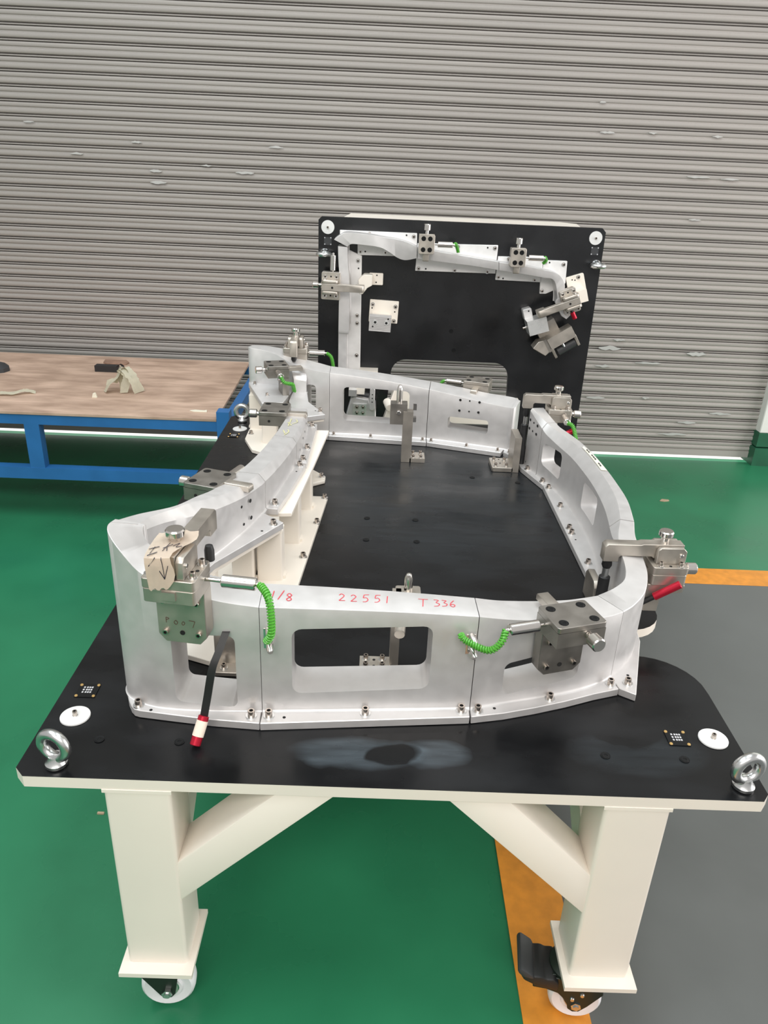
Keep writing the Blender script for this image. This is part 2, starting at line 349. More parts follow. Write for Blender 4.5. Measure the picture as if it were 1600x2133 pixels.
for y in (0.0, 1.72):
    tp(prism([(a3.x - .02, a3.z - .014), (a2.x, T - .022), (a1.x, T - .022), (a0.x - .02, a0.z - .015)], y + 0.003, y + 0.088, 0.004, 2, axis='y'), 'brace', 'cream_paint')
    c0 = py(930, 1672, 0); c1 = py(1062, 1677, 0); c2 = py(1241, 1839, 0); c3 = py(1227, 1920, 0)
    tp(prism([(c3.x + .02, c3.z - .018), (c0.x, T - .022), (c1.x, T - .022), (c2.x + .02, c2.z - .018)], y + 0.003, y + 0.088, 0.004, 2, axis='y'), 'brace', 'cream_paint')
for x in (0.150, 0.952):                     # side braces running back from the front legs
    tp(prism([(0.08, 0.27), (0.08, 0.37), (0.32, T - .022), (0.42, T - .022)][::-1], x, x + 0.088, 0.003, 1, axis='x'), 'brace', 'cream_paint')
    tp(box((x, 0.10, T - 0.10), (x + 0.088, 1.72, T - 0.0225), 0.004), 'side_rail', 'cream_paint')
# castors
def caster(cx, cy, rz, brake):
    cz = Matrix.Rotation(rz, 4, 'Z')
    ca = ob('castor', None, None, tab, Vector((cx, cy, FZ)) - O, cz); ca.scale = (1.18, 1.18, 0.142 / 0.112)
    ob('wheel', lathe([(0.012, -0.017), (0.022, -0.017), (0.024, -0.013), (0.037, -0.016), (0.0415, -0.012), (0.043, -0.006), (0.043, 0.006), (0.0415, 0.012), (0.037, 0.016), (0.024, 0.013), (0.022, 0.017), (0.012, 0.017)], (0.012, 0, 0.043), (0, 1, 0), 32), 'white_plastic', ca)
    ob('hub', cyl((0.012, -0.0185, 0.043), (0.012, 0.0185, 0.043), 0.0195, 24, 0.003), 'polished_steel', ca)
    for s in (-1, 1):
        ob('fork', prism([(-0.033, 0.102), (0.030, 0.102), (0.030, 0.07), (0.024, 0.036), (0.018, 0.029), (0.006, 0.029), (0.0, 0.036), (-0.028, 0.082)], s * 0.0215 - 0.0015, s * 0.0215 + 0.0015, 0.0008, axis='y'), 'caster_green', ca)
    ob('axle_bolt', lathe([(0.0, -0.031), (0.005, -0.031), (0.005, -0.029), (0.0085, -0.0285), (0.0085, -0.0232), (0.004, -0.0232), (0.004, 0.0235), (0.0085, 0.0235), (0.0085, 0.029), (0, 0.029)], (0.012, 0, 0.043), (0, 1, 0), 6), 'zinc', ca)
    ob('swivel', lathe([(0.030, 0.0985), (0.036, 0.101), (0.036, 0.106), (0.028, 0.112)], seg=24), 'caster_green', ca)
    if brake:
        ob('brake_plate', prism([(-0.062, 0.088), (-0.05, 0.100), (-0.01, 0.098), (0.02, 0.104), (0.046, 0.103), (0.05, 0.075), (0.03, 0.045), (0.018, 0.031), (0.008, 0.029), (0.0, 0.034), (-0.004, 0.05), (-0.02, 0.066), (-0.04, 0.072), (-0.06, 0.073)], -0.0265, -0.0235, 0.001, axis='y'), 'caster_green', ca)
        pd = prism([(-0.115, 0.118), (-0.108, 0.124), (-0.09, 0.112), (-0.078, 0.114), (-0.07, 0.110), (-0.058, 0.112), (-0.05, 0.104), (-0.05, 0.088), (-0.085, 0.093), (-0.105, 0.102)], -0.033, 0.028, 0.004, 2, axis='y')
        pd.transform(Matrix.Translation((0.028, 0, -0.010))); ob('brake_pedal', pd, 'rubber', ca)
        ob('pedal_toe', prism([(-0.090, 0.112), (-0.084, 0.120), (-0.064, 0.107), (-0.060, 0.099), (-0.080, 0.102)], -0.036, 0.031, 0.004, 2, axis='y'), 'rubber_grey', ca)
        for (bx, bz) in ((-0.05, 0.090), (0.0, 0.094), (0.018, 0.07), (0.004, 0.058)):
            ob('rivet', lathe([(0.0, -0.0295), (0.003, -0.029), (0.0042, -0.0266), (0.0042, -0.0262)], (bx, 0, bz), (0, 1, 0), 12), 'zinc', ca)
caster(0.184, 0.036, 0.10, False)
caster(0.962, 0.040, -0.12, True)
caster(0.196, 1.77, 0.4, False); caster(0.995, 1.77, -0.3, False)
# eye bolts, discs, nameplates, flush screws
def eyebolt(x, y, rz):
    e = ob('eye_bolt', None, None, tab, Vector((x, y, T)) - O, (0, 0, rz))
    ob('collar', lathe([(0.016, 0), (0.0175, 0.002), (0.0175, 0.007), (0.0135, 0.012), (0.011, 0.020)], seg=24), 'zinc', e)
    ring = [(0.0225 * math.cos(2 * PI * i / 36), 0, 0.0385 + 0.0225 * math.sin(2 * PI * i / 36)) for i in range(36)]
    ob('ring', tube(ring, 0.0088, 14, True), 'zinc', e)
eyebolt(0.062, 0.027, math.radians(-18)); eyebolt(1.172, 0.030, math.radians(14)); eyebolt(pz(505, 878, T).x, pz(505, 878, T).y, 0.0)
for (x, y) in ((0.0485, 0.1425), (1.167, 0.142), (0.058, 1.706)):
    d = tp(lathe([(0.0255, 0), (0.0255, 0.002), (0.025, 0.0028), (0, 0.0028)], seg=36), 'datum_disc', 'white_disc', (x, y, T), label='round white datum disc')
    bolt(d, (0, 0, 0.0028), me=bolt_mesh(0.0042, 0.0085, 0.0046, 0.001), name='disc_screw')
def nameplate(x, y, rz):
    npl = tp(box((-0.0185, -0.019, 0), (0.0185, 0.019, 0.0009), 0.0003), 'nameplate', 'screw_black', (x, y, T), (0, 0, rz), label='small black engraved nameplate')
    for sx in (-1, 1):
        for sy in (-1, 1): ob('rivet', lathe([(0.0032, 0), (0.0026, 0.0012), (0, 0.0014)], seg=10), 'brass', npl, (sx * 0.0155, sy * 0.0155, 0.0009))
    bm = bmesh.new()
    for r_ in range(3):
        add_box(bm, (-0.009, 0.0065 - r_ * 0.0068, 0.0009), (-0.006, 0.0105 - r_ * 0.0068, 0.0012))
        for k in range(3): add_box(bm, (-0.0035 + k * 0.0042, 0.0065 - r_ * 0.0068, 0.0009), (-0.0005 + k * 0.0042, 0.0105 - r_ * 0.0068, 0.0012))
    ob('engraving', mk(bm), 'engraving', npl)
nameplate(0.0445, 0.2135, 0.02); nameplate(1.103, 0.1415, -0.01); nameplate(pz(487, 907, T).x, pz(487, 907, T).y, 0.0)
for (x, y) in ((0.109, 0.088), (0.243, 0.089), (0.964, 0.092), (1.098, 0.089), (0.535, 0.998), (0.669, 0.998), (0.536, 0.866), (0.668, 0.866), (1.0, 1.30), (0.86, 1.33)):
    tp(FLATSCREW, 'flush_screw', None, (x, y, T - 0.0001))

# ================================================================== contour blocks
def wall_mesh(st, holes=(), z0=T, zf=None, fil=0.0, nsub=10, smooth=True, edge=0.0012):
    """swept wall: st = stations (Fx, Fy, Bx, By, zF, zB, chamfer_run, chamfer_drop); F is the flange side.
    holes = (axis, a0, a1, lo, hi, radius) measured on the F side"""
    zf = z0 if zf is None else zf
    S = [Vector(s + (0,) * (8 - len(s))) if False else list(s) + [0] * (8 - len(s)) for s in st]
    def at(u):
        i = min(int(u), len(S) - 2); t = u - i
        p0, p1, p2, p3 = S[max(i - 1, 0)], S[i], S[i + 1], S[min(i + 2, len(S) - 1)]
        if not smooth: return [p1[k] + (p2[k] - p1[k]) * t for k in range(8)]
        return [0.5 * (2 * p1[k] + (p2[k] - p0[k]) * t + (2 * p0[k] - 5 * p1[k] + 4 * p2[k] - p3[k]) * t * t + (3 * p1[k] - p0[k] - 3 * p2[k] + p3[k]) * t ** 3) for k in range(8)]
    N = (len(S) - 1)
    us = [N * i / (N * nsub) for i in range(N * nsub + 1)]
    def find(ax, v):
        best = None
        prev = at(0)[ax]
        for i in range(1, 401):
            u = N * i / 400; cur = at(u)[ax]
            if (prev - v) * (cur - v) <= 0 and prev != cur:
                return N * (i - 1) / 400 + (v - prev) / (cur - prev) * N / 400
            prev = cur
        return best
    HU = []
    for (ax, a0, a1, lo, hi, r) in holes:
        k = 0 if ax == 'x' else 1; lo_a, hi_a = min(a0, a1), max(a0, a1)
        for j in range(6):
            dd = r * (1 - math.cos(PI / 2 * j / 5))
            for v in (lo_a + dd, hi_a - dd):
                u = find(k, v)
                if u is not None: us.append(u)
        HU.append((k, lo_a, hi_a, lo, hi, r))
    us = sorted(set(round(u, 6) for u in us))
    bm = bmesh.new(); rings = []; inh = []
    for u in us:
        s = at(u); F = Vector((s[0], s[1], 0)); B = Vector((s[2], s[3], 0)); d = (F - B); L = d.length; d.normalize()
        zF, zB, cr, cd = s[4], s[5], s[6], s[7]
        hl, hh, inside = None, None, None
        for hi_, (k, a0, a1, lo, hi, r) in enumerate(HU):
            a = s[k]
            e = 1e-5
            mid = 0.5 * (a0 + a1)
            if hl is None or abs(a - mid) < abs(a - last): last = mid; near = (k, a0, a1, lo, hi, r, hi_)
            hl = 1
        if HU:
            k, a0, a1, lo, hi, r, hid = near; a = s[k]
            dd = min(a - a0, a1 - a)
            if callable(lo): lo = lo(a)
            if callable(hi): hi = hi(a)
            q = min(max(dd, 0), r); ofs = r - math.sqrt(max(r * r - (r - q) ** 2, 0))
            hl, hh = lo + ofs, hi - ofs
            inside = hid if dd >= -1e-4 else None
        else: hl, hh = zf + (min(zF, zB) - zf) * 0.4, zf + (min(zF, zB) - zf) * 0.6
        top = min(zF, zB) - cd - 0.004; hh = min(hh, top); hl = min(hl, hh - 0.001)
        pr_ = []
        if fil > 0:
            for j in range(5):
                a = PI / 2 * j / 4; pr_.append((F + d * (fil * (1 - math.sin(a)))) + Vector((0, 0, zf + fil * (1 - math.cos(a)))))
        else: pr_.append(F + Vector((0, 0, zf)))
        iF = len(pr_)
        pr_ += [F + Vector((0, 0, hl)), F + Vector((0, 0, hh))]
        if cr > 1e-5:
            tpz = zF + (zB - zF) * cr / L
            pr_ += [F + Vector((0, 0, zF - cd)), F - d * (cr - edge) + Vector((0, 0, tpz - edge * cd / max(cr, 1e-4))), F - d * (cr + edge) + Vector((0, 0, tpz))]
        else:
            pr_ += [F + Vector((0, 0, zF - edge)), F - d * edge * 0.3 + Vector((0, 0, zF - edge * 0.3)), F - d * edge + Vector((0, 0, zF))]
        pr_ += [B + d * edge + Vector((0, 0, zB)), B + Vector((0, 0, zB - edge)), B + Vector((0, 0, hh)), B + Vector((0, 0, hl)), B + Vector((0, 0, z0)), F + Vector((0, 0, z0))]
        iB = len(pr_) - 4
        rings.append([bm.verts.new(p) for p in pr_]); inh.append(inside)
    n = len(rings[0])
    for i in range(len(rings) - 1):
        a, b = rings[i], rings[i + 1]; hole = inh[i] is not None and inh[i] == inh[i + 1]
        for j in range(n):
            if hole and j in (iF, iB): continue
            bm.faces.new((a[j], a[(j + 1) % n], b[(j + 1) % n], b[j]))
        if hole:
            bm.faces.new((a[iF], b[iF], b[iB + 1], a[iB + 1])); bm.faces.new((a[iF + 1], a[iB], b[iB], b[iF + 1]))
        for (x_, y_) in (((a, True),) if (inh[i] is None and hole is False and inh[i + 1] is not None) else ()): pass
    for i in range(len(rings)):
        prev_h = i > 0 and inh[i] is not None and inh[i - 1] == inh[i]
        next_h = i < len(rings) - 1 and inh[i] is not None and inh[i + 1] == inh[i]
        if prev_h != next_h:
            a = rings[i]; bm.faces.new((a[iF], a[iF + 1], a[iB], a[iB + 1]))
    bm.faces.new(rings[0]); bm.faces.new(rings[-1])
    bmesh.ops.remove_doubles(bm, verts=bm.verts, dist=1e-6)
    return bm
def join_prism(bm, poly, z0, z1, w=0.0012):
    b = bmesh.new()
    a = [b.verts.new((p[0], p[1], z0)) for p in poly]; c = [b.verts.new((p[0], p[1], z1)) for p in poly]; n = len(poly)
    b.faces.new(a); b.faces.new(c)
    for i in range(n): b.faces.new((a[i], a[(i + 1) % n], c[(i + 1) % n], c[i]))
    bmesh.ops.recalc_face_normals(b, faces=b.faces); bev(b, w)
    m_ = bpy.data.meshes.new('tmp'); b.to_mesh(m_); b.free(); bm.from_mesh(m_); bpy.data.meshes.remove(m_)
ZF = T + 0.016
def block(label, bm, origin, group='silver contour blocks round the black table'):
    o = thing('contour_block', label, 'fixture block', origin, group=group)
    me = mk(bm, ang=28); me.transform(Matrix.Translation(-Vector(origin)))
    ob('body', me, 'aluminium', o)
    o['o'] = 0; del o['o']
    return o
def wb(o, x, y, z, me=None): return bolt(o, Vector((x, y, z)) - o.location, me=me)
def wd(o, p, n, s=1.0): return dot(o, Vector(p) - o.location, n, s=s)
ALL = {}
# --- front middle block, with red handwriting
st = [(0.3735, 0.155, 0.3700, 0.232, 0.789, 0.790), (0.50, 0.1645, 0.495, 0.238, 0.784, 0.784), (0.62, 0.1735, 0.617, 0.244, 0.778, 0.776), (0.7395, 0.183, 0.7385, 0.25, 0.769, 0.766)]
bm = wall_mesh(st, [('x', 0.4255, 0.6635, lambda x: 0.614 + (x - 0.4255) * 0.03, lambda x: 0.746 + (x - 0.4255) * 0.02, 0.017)], T, ZF, 0.006, 8)
join_prism(bm, [(0.3735, 0.123), (0.738, 0.1595), (0.7395, 0.19), (0.3735, 0.17)], T, ZF)
o = block('front middle contour block with a wide window and red handwriting on top', bm, (0.556, 0.19, T)); ALL['front_mid'] = o
for x in (0.386, 0.5535, 0.724): wb(o, x, 0.143 + (x - 0.386) * 0.093, ZF)
wd(o, (0.413, 0.1405, ZF), (0, 0, 1), 0.8)
Ap, Bp = Vector((0.3735, 0.155, 0.789)), Vector((0.7395, 0.183, 0.769)); Ai, Bi = Vector((0.370, 0.232, 0.790)), Vector((0.7385, 0.25, 0.766))
def top_uv(u, v, th):                            # u metres along the block, v metres back from the front edge
    t = u / 0.367; f = Ap.lerp(Bp, t); b_ = Ai.lerp(Bi, t); p = f.lerp(b_, v / 0.075); p.z += 0.0006 + th + 0.002 * math.sin(PI * min(max(t, 0), 1)) * 0.9
    return p - o.location
def digit(ch, x, y, s):
    D = {'1': [[(0.1, 1.0), (0.0, 0.0)]], '/': [[(0.5, 1.15), (0, -0.1)]], '8': [[(0.5, 0.75), (0.25, 1.0), (0.02, 0.78), (0.3, 0.5), (0.5, 0.2), (0.22, 0.0), (0.02, 0.22), (0.3, 0.5), (0.5, 0.78)]],
         '2': [[(0.0, 0.8), (0.22, 1.0), (0.5, 0.75), (0.25, 0.35), (0.0, 0.03)], [(0.0, 0.03), (0.6, 0.06)]],
         '5': [[(0.15, 1.0), (0.08, 0.55), (0.35, 0.6), (0.5, 0.3), (0.3, 0.03), (0.0, 0.0)], [(0.15, 1.0), (0.6, 1.05)]],
         'T': [[(-0.1, 1.0), (0.75, 1.02)], [(0.33, 1.0), (0.22, 0.0)]],
         '3': [[(0.0, 1.0), (0.45, 0.95), (0.2, 0.6), (0.5, 0.4), (0.35, 0.1), (-0.05, 0.0)]],
         '6': [[(0.45, 1.0), (0.15, 0.6), (0.05, 0.2), (0.3, 0.0), (0.5, 0.25), (0.3, 0.42), (0.08, 0.3)]]}
    return [[(x + p[0] * s, y + p[1] * s * 1.35) for p in stroke] for stroke in D[ch]]
S_ = []
for ch, x, y, s in (('1', 0.018, 0.028, 0.017), ('/', 0.028, 0.027, 0.017), ('8', 0.042, 0.022, 0.017),
                    ('2', 0.130, 0.029, 0.017), ('2', 0.150, 0.028, 0.017), ('5', 0.170, 0.029, 0.018), ('5', 0.190, 0.030, 0.018), ('1', 0.211, 0.029, 0.018),
                    ('T', 0.268, 0.024, 0.020), ('3', 0.293, 0.028, 0.018), ('3', 0.307, 0.030, 0.017), ('6', 0.320, 0.030, 0.018)): S_ += digit(ch, x, y, s)
ob('handwriting', ribbon(S_, 0.0016, top_uv), 'red_ink', o, label='red marker handwriting 1/8 22551 T336')
# --- front left corner block: front wall, round corner and the raised left wall
st = [(0.3725, 0.155, 0.369, 0.232, 0.789, 0.790), (0.312, 0.152, 0.310, 0.230, 0.799, 0.798), (0.25, 0.1515, 0.25, 0.230, 0.815, 0.812), (0.205, 0.1545, 0.214, 0.230, 0.833, 0.832), (0.180, 0.1595, 0.196, 0.231, 0.846, 0.843),
      (0.155, 0.169, 0.178, 0.234, 0.870, 0.857), (0.136, 0.181, 0.168, 0.241, 0.888, 0.868), (0.124, 0.196, 0.163, 0.252, 0.898, 0.875), (0.119, 0.215, 0.162, 0.262, 0.9005, 0.878), (0.1215, 0.240, 0.165, 0.266, 0.898, 0.878)]
bm = wall_mesh(st, [('x', 0.224, 0.331, lambda x: 0.594 - (x - 0.224) * 0.09, 0.733, 0.014)], T, ZF, 0.003, 7)
fl_ = [(0.3725, 0.1235), (0.289, 0.129), (0.216, 0.138), (0.160, 0.1455), (0.151, 0.1485), (0.143, 0.157), (0.133, 0.174), (0.1235, 0.197), (0.126, 0.24), (0.17, 0.25), (0.37, 0.19)]
join_prism(bm, fl_, T, ZF)
ZL0, ZL = 0.704, 0.72
stl = [(0.162, 0.262, 0.1195, 0.222, 0.880, 0.9005, 0.012, 0.012), (0.176, 0.325, 0.140, 0.300, 0.866, 0.880, 0.018, 0.014), (0.203, 0.395, 0.180, 0.381, 0.850, 0.860, 0.020, 0.018), (0.235, 0.452, 0.200, 0.470, 0.838, 0.842, 0.020, 0.018),
       (0.274, 0.560, 0.216, 0.555, 0.819, 0.822, 0.017, 0.018), (0.300, 0.660, 0.237, 0.655, 0.808, 0.811, 0.015, 0.018), (0.304, 0.688, 0.243, 0.688, 0.806, 0.809, 0.014, 0.018)]
b2_ = wall_mesh(stl, (), 0.7042, ZL, 0.004, 7)
tm = bpy.data.meshes.new('t'); b2_.to_mesh(tm); b2_.free(); bm.from_mesh(tm); bpy.data.meshes.remove(tm)
join_prism(bm, [(0.354, 0.620), (0.306, 0.664), (0.24, 0.60), (0.17, 0.40), (0.15, 0.27), (0.185, 0.25), (0.241, 0.424)], ZL0, ZL)
o = block('tall front left corner block sweeping up to a rounded peak', bm, (0.25, 0.2, T)); ALL['corner'] = o
for (x, y) in ((0.1555, 0.1585), (0.356, 0.141)): wb(o, x, y, ZF)
wd(o, (0.180, 0.1475, ZF), (0, 0, 1), 0.8)
wb(o, 0.333, 0.607, ZL); wd(o, (0.313, 0.573, ZL), (0, 0, 1), 0.8)
def wall_pt(u0, u1, t, z): return (u0[0] + (u1[0] - u0[0]) * t, u0[1] + (u1[1] - u0[1]) * t, z)
NL = Vector((0.93, -0.36, 0)).normalized()
for (px_, py_, s) in ((487, 1069, 1.3), (503, 1056, .9), (521, 1043, 1.3), (489, 1105, 1.3), (508, 1092, .9), (523, 1078, 1.3)):
    d = ray(px_, py_); q = Vector((0.274, 0.560, 0)); t = (q - CAM).dot(NL) / d.dot(NL); p = CAM + d * t
    wd(o, p + NL * 0.0006, NL, s)
# --- front right curved block
st = [(0.7410, 0.183, 0.740, 0.25, 0.769, 0.766), (0.80, 0.2005, 0.787, 0.266, 0.7545, 0.753), (0.878, 0.2225, 0.858, 0.287, 0.742, 0.742), (0.945, 0.246, 0.918, 0.308, 0.733, 0.734), (0.988, 0.267, 0.955, 0.325, 0.727, 0.730),
      (1.022, 0.290, 0.985, 0.340, 0.724, 0.727)]
bm = wall_mesh(st, [('x', 0.797, 0.942, lambda x: 0.594 + (x - 0.797) * 0.10, lambda x: 0.662 + (x - 0.797) * 0.15, 0.012)], T, ZF, 0.006, 8)
join_prism(bm, [(0.7410, 0.160), (0.80, 0.173), (0.86, 0.1915), (0.92, 0.213), (0.98, 0.238), (1.029, 0.2550), (1.019, 0.298), (0.99, 0.31), (0.74, 0.20)], T, ZF)
o = block('curved front right contour block with a slot under its clamp', bm, (0.88, 0.24, T)); ALL['front_right'] = o
for (x, y) in ((0.754, 0.176), (0.891, 0.2175), (1.016, 0.2675)): wb(o, x, y, ZF)
wd(o, (0.785, 0.185, ZF), (0, 0, 1), 0.8)
# --- right near block (round corner)
st = [(0.9865, 0.341, 1.0228, 0.2905, 0.727, 0.724), (1.022, 0.368, 1.050, 0.318, 0.727, 0.722), (1.052, 0.400, 1.082, 0.361, 0.728, 0.722), (1.066, 0.435, 1.102, 0.405, 0.729, 0.723), (1.074, 0.478, 1.116, 0.455, 0.731, 0.725), (1.078, 0.53, 1.124, 0.52, 0.733, 0.729),
      (1.0845, 0.60, 1.132, 0.595, 0.735, 0.733, 0.010, 0.012), (1.099, 0.675, 1.149, 0.662, 0.736, 0.735, 0.020, 0.022)]
bm = wall_mesh(st, (), T, ZF, 0.005, 7)
join_prism(bm, [(1.0305, 0.2560), (1.057, 0.239), (1.118, 0.418), (1.135, 0.56), (1.15, 0.675), (1.070, 0.69), (1.05, 0.56), (1.03, 0.44), (1.005, 0.37), (1.0205, 0.2985)], T, ZF)
o = block('round right front corner block under the long arm clamp', bm, (1.05, 0.45, T)); ALL['right_near'] = o
wb(o, 1.050, 0.272, ZF); wd(o, (1.058, 0.298, ZF), (0, 0, 1), 0.8)
for k, (y, z) in enumerate(((0.50, 0.70), (0.535, 0.69), (0.50, 0.655), (0.535, 0.645), (0.47, 0.70), (0.47, 0.655))):
    wd(o, (1.0745 + (y - 0.478) * 0.09 + 0.0002, y, z), (-1, 0.1, 0), 1.2)
# --- right middle and right far blocks
st = [(1.1, 0.679, 1.150, 0.666, 0.736, 0.735, 0.020, 0.022), (1.1165, 0.789, 1.168, 0.783, 0.737, 0.736, 0.024, 0.026), (1.123, 0.907, 1.1715, 0.905, 0.737, 0.736, 0.024, 0.026), (1.121, 1.008, 1.170, 1.012, 0.737, 0.735, 0.024, 0.026), (1.112, 1.128, 1.161, 1.138, 0.737, 0.735, 0.024, 0.026),
      (1.094, 1.225, 1.143, 1.240, 0.737, 0.735, 0.023, 0.026), (1.0705, 1.30, 1.114, 1.318, 0.742, 0.740, 0.018, 0.022), (1.0610, 1.3285, 1.105, 1.346, 0.748, 0.746, 0.015, 0.018)]
bm = wall_mesh(st, [('y', 0.866, 1.006, lambda y: 0.622 - (y - .866) * 0.05, lambda y: 0.700 - (y - .866) * 0.06, 0.014), ('y', 1.197, 1.312, lambda y: 0.614 + (y - 1.2) * 0.08, lambda y: 0.697 - (y - 1.2) * 0.05, 0.016)], T, ZF, 0.006, 7)
join_prism(bm, [(1.072, 0.693), (1.070, 0.93), (1.0675, 1.245), (1.10, 1.255), (1.13, 1.1), (1.135, 0.9), (1.12, 0.70)], T, ZF)
o = block('long curved right side block with two windows and a label strip', bm, (1.11, 0.95, T)); ALL['right_mid'] = o
for (x, y) in ((1.088, 0.75), (1.083, 0.915), (1.083, 0.945), (1.088, 1.09), (1.080, 1.225)): wb(o, x, y, ZF)
wd(o, (1.086, 0.88, ZF), (0, 0, 1), 0.7)
lp = [Vector(p) for p in ((1.142, 1.150, 0.7368), (1.1475, 1.09, 0.737), (1.1505, 1.03, 0.7372), (1.152, 0.975, 0.7372))]
rp = [Vector(p) for p in ((1.150, 1.165, 0.7358), (1.1605, 1.10, 0.736), (1.166, 1.035, 0.7362), (1.1685, 0.975, 0.7362))]
bm = bmesh.new(); L_ = [bm.verts.new(p - o.location + Vector((0, 0, 0.0006))) for p in lp]; R_ = [bm.verts.new(p - o.location + Vector((0, 0, 0.0006))) for p in rp]
for i in range(3): bm.faces.new((L_[i], R_[i], R_[i + 1], L_[i + 1]))
lab = ob('label_strip', mk(bm), 'pale_tape', o, label='cream paper label strip with black print')
bm = bmesh.new()
for i, t in enumerate((0.12, 0.2, 0.36, 0.44, 0.52, 0.72, 0.8)):
    a = lp[0].lerp(lp[-1], t) + Vector((0.0045 + 0.003 * math.sin(t * PI), 0, 0.0014)) - o.location
    add_box(bm, (a.x, a.y - 0.007, a.z), (a.x + 0.0035, a.y + 0.004, a.z + 0.0003))
ob('print', mk(bm), 'black_ink', lab)
st = [(1.0602, 1.3305, 1.1042, 1.348, 0.748, 0.746, 0.015, 0.018), (1.050, 1.362, 1.094, 1.378, 0.756, 0.754, 0.010, 0.014), (1.036, 1.42, 1.080, 1.435, 0.767, 0.766, 0.006, 0.008)]
bm = wall_mesh(st, (), T, ZF, 0.005, 7)
join_prism(bm, [(1.0665, 1.250), (1.022, 1.392), (1.02, 1.43), (1.07, 1.44), (1.075, 1.36), (1.0615, 1.33), (1.088, 1.252)], T, ZF)
o = block('short right rear block with rows of screw holes', bm, (1.06, 1.33, T)); ALL['right_far'] = o
for (x, y) in ((1.070, 1.275), (1.040, 1.375)): wb(o, x, y, ZF)
NR = Vector((-0.957, -0.29, 0)).normalized()
for (y, z, s) in ((1.356, 0.730, 1.3), (1.383, 0.731, .9), (1.410, 0.732, 1.3), (1.358, 0.702, 1.3), (1.385, 0.703, .9), (1.410, 0.704, 1.3)):
    x = 1.050 + (1.036 - 1.050) * (y - 1.362) / 0.058; wd(o, Vector((x, y, z)) + NR * 0.001, NR, s)
# --- back blocks
st = [(1.0235, 1.576, 1.0335, 1.592, 0.734, 0.741), (1.0155, 1.5575, 1.031, 1.594, 0.729, 0.741), (1.002, 1.5495, 1.024, 1.602, 0.726, 0.742), (0.985, 1.5585, 1.012, 1.614, 0.726, 0.745), (0.91, 1.583, 0.932, 1.642, 0.732, 0.748), (0.82, 1.611, 0.835, 1.675, 0.743, 0.756), (0.7265, 1.635, 0.735, 1.70, 0.755, 0.766)]
bm = wall_mesh(st, [('x', 0.795, 0.930, lambda x: 0.6245 - (x - 0.795) * 0.02, lambda x: 0.667 + (x - 0.795) * 0.02, 0.010)], T, ZF, 0.005, 7)
join_prism(bm, [(0.7265, 1.600), (0.974, 1.5225), (0.984, 1.548), (1.0, 1.57), (0.727, 1.65)], T, ZF)
join_prism(bm, [(0.984, 1.530), (1.012, 1.488), (1.022, 1.56), (1.0, 1.59)], T, ZF)
o = block('rear right contour block with a narrow slot and six holes', bm, (0.87, 1.6, T)); ALL['back_right'] = o
for (x, y) in ((0.742, 1.612), (0.862, 1.573), (0.966, 1.541), (1.003, 1.528)): wb(o, x, y, ZF, BOLT_S)
for (px_, py_, s) in ((959, 833, 1.2), (978.6, 835, .8), (999, 838, 1.2), (957, 855, 1.2), (977, 857, .8), (996.5, 859, 1.2)):
    p = py(px_, py_, 1.59); x = p.x; yy = 1.6105 + (1.583 - 1.611) * (x - 0.82) / 0.09; p = py(px_, py_, yy); wd(o, p + Vector((0, -0.0012, 0)), (-0.28, -0.96, 0), s)
st = [(0.7245, 1.635, 0.733, 1.70, 0.755, 0.766), (0.60, 1.646, 0.605, 1.712, 0.772, 0.780), (0.50, 1.650, 0.502, 1.717, 0.783, 0.790), (0.3835, 1.653, 0.383, 1.72, 0.793, 0.80)]
bm = wall_mesh(st, [('x', 0.4300, 0.660, lambda x: 0.627 - (x - 0.43) * 0.02, lambda x: 0.7465 + (0.43 - x) * 0.02, 0.016)], T, ZF, 0.005, 7)
join_prism(bm, [(0.3835, 1.625), (0.7245, 1.600), (0.7245, 1.65), (0.3835, 1.67)], T, ZF)
o = block('rear middle contour block with a wide window', bm, (0.55, 1.67, T)); ALL['back_mid'] = o
for (x, y) in ((0.40, 1.641), (0.53, 1.631), (0.712, 1.617)): wb(o, x, y, ZF, BOLT_S)
st = [(0.3825, 1.653, 0.382, 1.72, 0.793, 0.80), (0.335, 1.664, 0.345, 1.731, 0.797, 0.806), (0.29, 1.678, 0.303, 1.745, 0.802, 0.812), (0.24, 1.700, 0.255, 1.765, 0.813, 0.823), (0.185, 1.735, 0.203, 1.79, 0.832, 0.838), (0.14, 1.748, 0.158, 1.80, 0.840, 0.843), (0.100, 1.752, 0.115, 1.80, 0.8445, 0.845), (0.088, 1.763, 0.098, 1.79, 0.8455, 0.846)]
bm = wall_mesh(st, [('x', 0.335, 0.300, 0.63, 0.745, 0.012)], T, ZF, 0.005, 7)
join_prism(bm, [(0.3825, 1.625), (0.3825, 1.67), (0.28, 1.70), (0.28, 1.655)], T, ZF)
join_prism(bm, [(0.086, 1.768), (0.089, 1.742), (0.170, 1.512), (0.238, 1.53), (0.255, 1.69), (0.13, 1.79)], ZL0, ZL)
o = block('rear left corner block rising to a tall rounded end', bm, (0.25, 1.72, T)); ALL['back_left'] = o
for (x, y) in ((0.112, 1.735), (0.175, 1.60)): wb(o, x, y, ZL, BOLT_S)
wb(o, 0.35, 1.643, ZF, BOLT_S)
